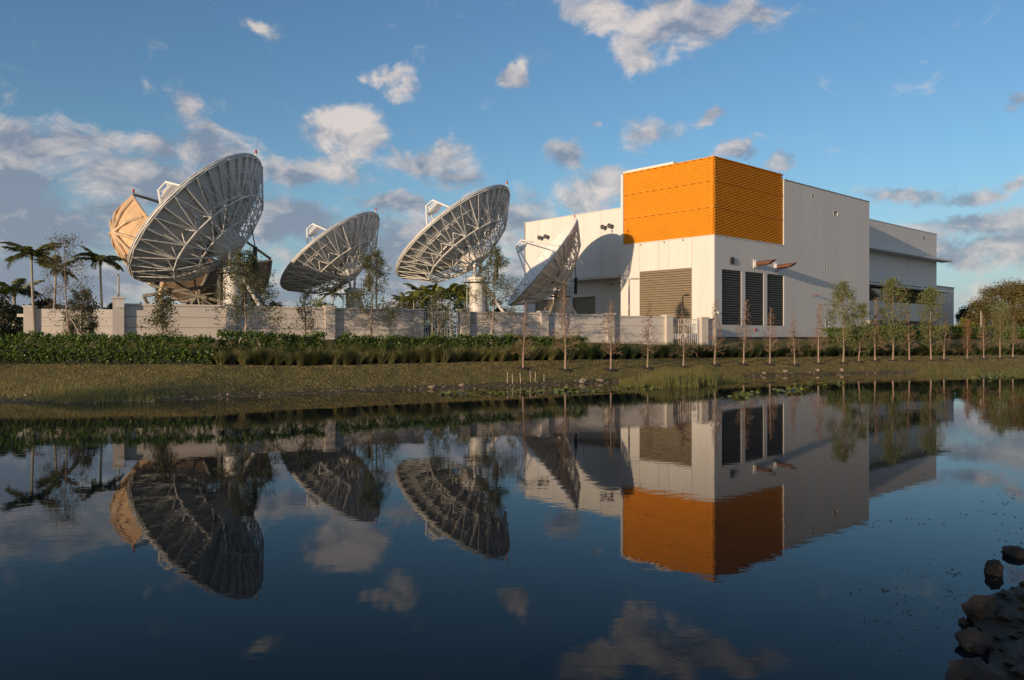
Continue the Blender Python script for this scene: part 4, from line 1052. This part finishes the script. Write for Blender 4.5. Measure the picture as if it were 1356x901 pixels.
# hedges
def hedge(name, label, pts, h, th, dens, seed, lm='leaf_hedge', ls=.15, group='hedges in front of the wall'):
    rng = random.Random(seed); T = thing(name, label, 'hedge', (pts[0][0], pts[0][1], 0), 0, group); o = Vector((pts[0][0], pts[0][1], 0))
    core = MB(); lf = MB(); st = MB()
    for (a, b_) in zip(pts, pts[1:]):
        a = Vector((a[0], a[1], 0)); b_ = Vector((b_[0], b_[1], 0)); d = (b_-a); Ln = d.length; d.normalize(); nrm = Vector((-d.y, d.x, 0))
        seg = max(1, int(Ln/1.0))
        for k in range(seg):
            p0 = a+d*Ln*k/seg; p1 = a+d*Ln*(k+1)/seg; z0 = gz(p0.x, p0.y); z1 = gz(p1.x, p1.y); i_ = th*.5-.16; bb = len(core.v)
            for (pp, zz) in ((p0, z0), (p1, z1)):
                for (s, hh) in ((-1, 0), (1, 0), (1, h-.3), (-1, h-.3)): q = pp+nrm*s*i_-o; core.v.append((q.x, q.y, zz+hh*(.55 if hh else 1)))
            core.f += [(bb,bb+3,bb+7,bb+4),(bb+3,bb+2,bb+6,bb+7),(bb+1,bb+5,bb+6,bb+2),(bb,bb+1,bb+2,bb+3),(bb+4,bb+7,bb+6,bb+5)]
        for k in range(int(Ln*dens/3.0)):
            t = rng.random()*Ln; p = a+d*t; g0 = gz(p.x, p.y)
            top = h*(1+.16*noise.noise(Vector((p.x*.9, p.y*.9, seed)))+.10*noise.noise(Vector((p.x*2.6, p.y*2.6, seed))))
            if rng.random() < .30: q = p+nrm*rng.uniform(-.5, .45)*th; z = top+rng.uniform(-.30, -.06)
            else:
                z = (rng.random()**.8)*(top-.1); q = p+nrm*(-1 if rng.random() < .8 else 1)*(th*.5+.14*noise.noise(Vector((p.x*1.4, z*1.6, seed)))+rng.uniform(-.12, .02))
            # a short upright shoot with its leaves
            lx = rng.gauss(0, .06); ly = -abs(rng.gauss(0, .06)); n_l = 6; hh = rng.uniform(.16, .34)
            for q_ in range(n_l):
                f = q_/n_l; leaf(lf, Vector((q.x-o.x+lx*f, q.y-o.y+ly*f, g0+z+hh*f)), ls*(1.15-.35*f), rng, .5+.9*f, .55)
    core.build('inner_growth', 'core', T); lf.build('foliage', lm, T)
    return T
def line(pp): return [((x-CX)/F*D, D) for x, D in pp]
hedge('hedge', 'long dark clipped hedge along the lawn at the left', line([(-420,45.8),(0,46),(140,46.3),(284,47.0)]), 1.55, 1.3, 430, 1)
hedge('hedge', 'bright leafy hedge from the left hedge end to the third wall column', line([(288,48.3),(340,49.0),(428,51.6)]), 1.62, 1.1, 430, 2)
hedge('hedge', 'bright leafy hedge running below the middle gate to the sixth wall column', line([(443,52.0),(560,55.2),(700,60.2),(776,62.6)]), 1.5, 1.1, 400, 3)
hedge('hedge', 'low hedge under the right end of the big white wall', line([(1090,84),(1150,88),(1250,95),(1356,101),(1500,110)]), 1.3, 1.2, 230, 4, ls=.2)
# ornamental grass clumps
def clump(seed, h, m, n=230, spread=.5):
    rng = random.Random(seed); mb = MB()
    for k in range(n):
        a = rng.random()*2*pi; r = rng.random()**.6*.18; lean = rng.random()**.8*spread; hh = h*rng.uniform(.6, 1.1)
        b = Vector((cos(a)*r, sin(a)*r, 0)); t = Vector((cos(a)*(r+lean), sin(a)*(r+lean), hh*(1-.35*lean))); m_ = b.lerp(t, .5)+Vector((0,0,hh*.12))
        s = Vector((-sin(a), cos(a), 0)).lerp(Vector((1,0,0)), .5)*.016
        mb.quad(b-s, b+s, m_+s*.8, m_-s*.8); mb.tri(m_-s*.8, m_+s*.8, t)
    return mb.mesh('grass_clump', m)
GC = [clump(i, 1.12, 'ograss', 420, .62) for i in range(3)]; GG = [clump(10+i, 1.05, 'ograss_g', 420, .6) for i in range(3)]
rng = random.Random(77); count = 0
glab = 'feathery ornamental grass clump in the strip between the lawn and the hedge'
glab2 = 'dark green grass clump in the dense strip before the wall and the building'
px = 288.0
def gD(px): return interp(px, [(285,46.6),(400,48.9),(700,58.1),(900,66.6),(1150,77.6),(1356,86),(1500,92)])
rowdef = [(0, 288, 1380), (.95, 300, 1380), (1.9, 770, 1380)]
for (off, pa, pb) in rowdef:
    px = pa+rng.uniform(0, 6)
    while px < pb:
        D = gD(px)+off+rng.uniform(-.12, .12); X = (px-CX)/F*D
        if off == 1.9 and px < 790: px += 10; continue
        gset, lb, gr = (GC, glab, 'ornamental grass clumps along the lawn') if px < 745 else (GG, glab2, 'dark grass clumps before the building')
        o = ob('grass_clump', gset[rng.randrange(3)]); o.location = (X, D, gz(X, D)-.03); s = rng.uniform(.85, 1.12)*(1.0 if px < 745 else 1.12); o.scale = (s*1.15, s*1.15, s*(1.0 if off < 1 else 1.1)*(.92 if px > 1000 else 1)); o.rotation_euler = (0, 0, rng.random()*6)
        tag(o, lb, 'grass clump', gr); count += 1
        px += F/D*rng.uniform(.60, .76)*(1.0 if px < 745 else 1.15)
print('grass clumps', count)
# mulch bed under grasses and hedge edge
mb = MB(); prev = None
for k in range(0, 111):
    px = -300+k*(1700/110); D = interp(px, [(-300,44.9),(0,45.1),(284,46.0),(290,45.9),(400,48.1),(700,57.2),(900,65.6),(1150,76.6),(1356,85),(1500,91)])
    row = []
    for j in range(5):
        Y = D-.1+j*.8; X = (px-CX)/F*D; row.append((X, Y, gz(X, Y)+.035-(.06 if j in (0,) else 0)))
    b = len(mb.v); mb.v += row
    if k:
        for j in range(4): mb.f.append((b-5+j, b+j, b+j+1, b-4+j))
mb.build('mulch_bed', 'mulch', kind='structure')
# lawn tufts
mb = MB(); rng = random.Random(8)
for k in range(62000):
    px = rng.uniform(-40, 1396); X = (px-CX)/F; 
    D1 = Ys(X*60)+.5
    for _ in range(2): D1 = Ys(X*D1)
    D2 = Yc(X*D1); 
    for _ in range(3): D2 = Yc(X*D2)
    D = D1+.9+rng.random()*(D2-D1-.4); x_ = X*D; z = gz(x_, D)
    if z < .16+.12*noise.noise(Vector((x_*.5, D*.7, 5))): continue
    if noise.noise(Vector((x_*1.3, D*1.3, 9))) < -.25 and rng.random() < .8: continue
    a = rng.random()*6.28; h = rng.uniform(.025, .065); s = rng.uniform(.015, .035)
    p = Vector((x_, D, z-.005)); dv = Vector((cos(a), sin(a), 0))*s; mb.tri(p-dv, p+dv, p+Vector((rng.gauss(0,.015), rng.gauss(0,.015), h)))
mat('lawn_blade', (.29,.22,.08), .8, c2=(.17,.15,.05), vs=1.1, trans=.2)
tag(mb.build('lawn_grass', 'lawn_blade', kind='stuff'), 'short dry olive grass covering the sloping bank', 'grass')
g = MB()
for (xx0, xx1, yy0, yy1) in ((-400, 3, -300, -2.2), (-400, -30, -2.2, 14)):
    for a in range(20):
        for b_ in range(20):
            q = []
            for (i, j) in ((a,b_),(a+1,b_),(a+1,b_+1),(a,b_+1)):
                X = xx0+(xx1-xx0)*i/20; Y = yy0+(yy1-yy0)*j/20; e_ = min(1, (yy1-Y)/4) if xx1 == 3 else min(1, (14-Y)/3, (-30-X)/3); q.append((X, Y, -.3+.5*max(0, e_)))
            g.quad(*q)
    g.v = [(x, y, z+(.004 if xx1 == -30 else 0)) for (x, y, z) in g.v]
g.build('bank_behind', 'lawn', kind='structure')
# reeds in the shallows
def reeds(name, label, spots, seed, m='reed'):
    rng = random.Random(seed); mb = MB()
    for (px0, px1, y0, y1, h, n) in spots:
        for k in range(n):
            px = rng.uniform(px0, px1); t = (px-px0)/(px1-px0); py = rng.uniform(y0, y1); p = W(px, 3*F/(py-HZ)); p.z = max(-.02, gz(p.x, p.y)-.02)
            hh = h*rng.uniform(.45, 1.1)*(.55+.45*sin(pi*min(1, max(0, t))))*(1+.4*noise.noise(Vector((p.x*.8, p.y*.8, 0))))
            s = Vector((.013, .004, 0))*rng.uniform(.8, 1.5); tp = p+Vector((rng.gauss(0,.13)*hh, rng.gauss(0,.1)*hh, hh)); m_ = p.lerp(tp, .55)+Vector((0,0,.03))
            mb.quad(p-s, p+s, m_+s*.8, m_-s*.8); mb.tri(m_-s*.8, m_+s*.8, tp)
    return tag(mb.build(name, m, kind='stuff'), label, 'reeds')
reeds('reeds', 'straw green reeds standing in the shallow water at the left', [(35,120,527,534,.42,330),(70,150,528,534,.55,330),(120,205,527,533,.46,380),(-30,40,527,533,.25,120),(190,225,526,531,.3,80)], 1)
reeds('reeds', 'bright green reed bed at the water edge below the right picket gate', [(845,925,503,514,.95,2200),(890,950,501,512,1.05,900),(925,985,499,508,.5,900),(820,860,506,514,.5,500)], 2)
reeds('reeds', 'long band of green reeds at the far right shore', [(1205,1400,491,498,.42,1500),(1215,1260,491,497,.6,380),(1280,1300,492,497,.55,200),(1325,1420,490,495,.5,900)], 3)
# lily pads
def pads(label, spots, seed):
    rng = random.Random(seed); mb = MB()
    for (cx, cy, sx, sy, n) in spots:
        for k in range(n):
            px, py = rng.gauss(cx, sx), rng.gauss(cy, sy); p = W(px, 3*F/(py-HZ)); p.z = rng.uniform(.01, .05)+(.10 if rng.random() < .3 else 0); r = rng.uniform(.06, .15)
            tl = Vector((rng.gauss(0,.35), rng.gauss(0,.35), 1)).normalized(); a = tl.orthogonal().normalized(); b_ = tl.cross(a); i0 = len(mb.v)
            for q in range(7): t = 2*pi*q/7.6; mb.v.append(tuple(p+(a*cos(t)+b_*sin(t))*r))
            mb.f.append(tuple(range(i0, i0+7)))
    return tag(mb.build('lily_pads', 'pad', kind='stuff'), label, 'lily pads')
pads('yellow green lily pads floating in a line near the middle of the shore', [(765,518,12,1.4,60),(745,519,9,1.6,50),(700,520,14,1.3,50),(660,521,10,1.2,30),(625,522,12,1.2,26),(600,522,9,1,16),(800,517,20,1.2,24),(850,515,16,1.4,40),(870,510,20,2,50)], 1)
pads('two tufts of yellow green lily leaves afloat below the building', [(982,524,9,2.2,70),(1055,516,10,2.4,80),(1040,521,8,1.5,24),(1085,509,12,1.2,30),(1110,508,12,1,20),(1330,499,16,1,60),(1300,500,16,1,40)], 2)
# thin stakes in the mud, stones on the shore
for i, (px, yt, yb) in enumerate(((672,493,508),(679,495,508),(689.5,494,508),(702.5,492,506),(708.5,493,506),(720.5,496,506))):
    p = ground_hit(px, yb); h = (yb-yt)/F*p.y
    o = MB().tube([(0,0,-.1),(rng.gauss(0,.02),0,h)], .022, 5).build('stake', 'stake'); o.location = p
    tag(o, 'thin pale stake stuck in the mud, '+('first','second','third','fourth','fifth','last')[i]+' of the six from the left', 'stake', 'thin stakes in the shallows')
stones = [(772,507,15,7,'largest pale flat stone on the mud below the tallest bare sapling'),(795,505,12,4,'flat stone right of the largest pale stone on the mud'),(572,514,16,4,'flat grey stone alone on the mud left of the lily pads'),(612,511,9,4,'small stone on the mud above the lily pads'),(1083,491.5,8,3,'pale stone on the shore below the blank white wall'),(1040,493,9,3,'brown stone on the shore below the last dark louver'),
          (1115,491,7,4,'round brown stone on the shore under the first green young tree'),(302,524,6,3,'tiny stone on the mud below the large leafy tree'),(35,525,9,3,'small pale stone at the left end of the reeds'),(1012,495,6,3,'small brown stone on the shore under the dark louvers')]
for i, (px, py, ww, hh, lab) in enumerate(stones):
    p = ground_hit(px, py); rock(px, py, ww, hh, 20+i*1.7, lab, 'rock_pale', 'stone', 'stones on the far shore', p=p)
rng = random.Random(31); mb = MB()
for k in range(700):
    px = rng.uniform(0, 1356); X = (px-CX)/F; D1 = 50
    for _ in range(4): D1 = Ys(X*D1)
    D = D1+rng.uniform(-.3, 2.2); x_ = X*D; s = rng.uniform(.02, .08); c = Vector((x_, D, gz(x_, D)+s*.2)); b = len(mb.v)
    for d in ((1,0,0),(-1,0,0),(0,1,0),(0,-1,0),(0,0,.7)): mb.v.append(tuple(c+Vector(d)*s*rng.uniform(.7,1.4)))
    mb.f += [(b,b+2,b+4),(b+2,b+1,b+4),(b+1,b+3,b+4),(b+3,b,b+4)]
tag(mb.build('shore_pebbles', 'rock_pale', kind='stuff'), 'small stones and clods scattered along the muddy far shore', 'pebbles')

# trees standing on the near bank left of and behind the viewpoint: their shade lies on the left lawn and the near rocks
for i, (x_, y_, h_, w_) in enumerate([(-73,9,8.4,11),(-65,2,8.0,11),(-57,-5,7.8,11),(-50,-11,7.0,10),(-11,-9,6.2,6),(-5,-14,6.6,6),(-17,-4.5,4.6,4)]):
    D_ = 100.0; T = crown_tree(678, D_, 448, HZ-(h_-CZ)/D_*F, w_/D_*F, 80+i, 'tree on the near bank outside the frame, number %d of its row' % (i+1), 'leaf_oak', 3600, .34, clumps=26, base=0, low=.03)
    T.location = (x_, y_, -.1); T['label'] = ['tall broad tree at the far left end of the near bank, out of frame','broad tree second along the left near bank, out of frame','broad tree in the middle of the left near bank, out of frame','lower broad tree last along the left near bank, out of frame','small round tree just behind the viewpoint','small round tree farthest behind the viewpoint','low bushy tree at the left of the viewpoint'][i]; T['group'] = 'trees on the near bank'
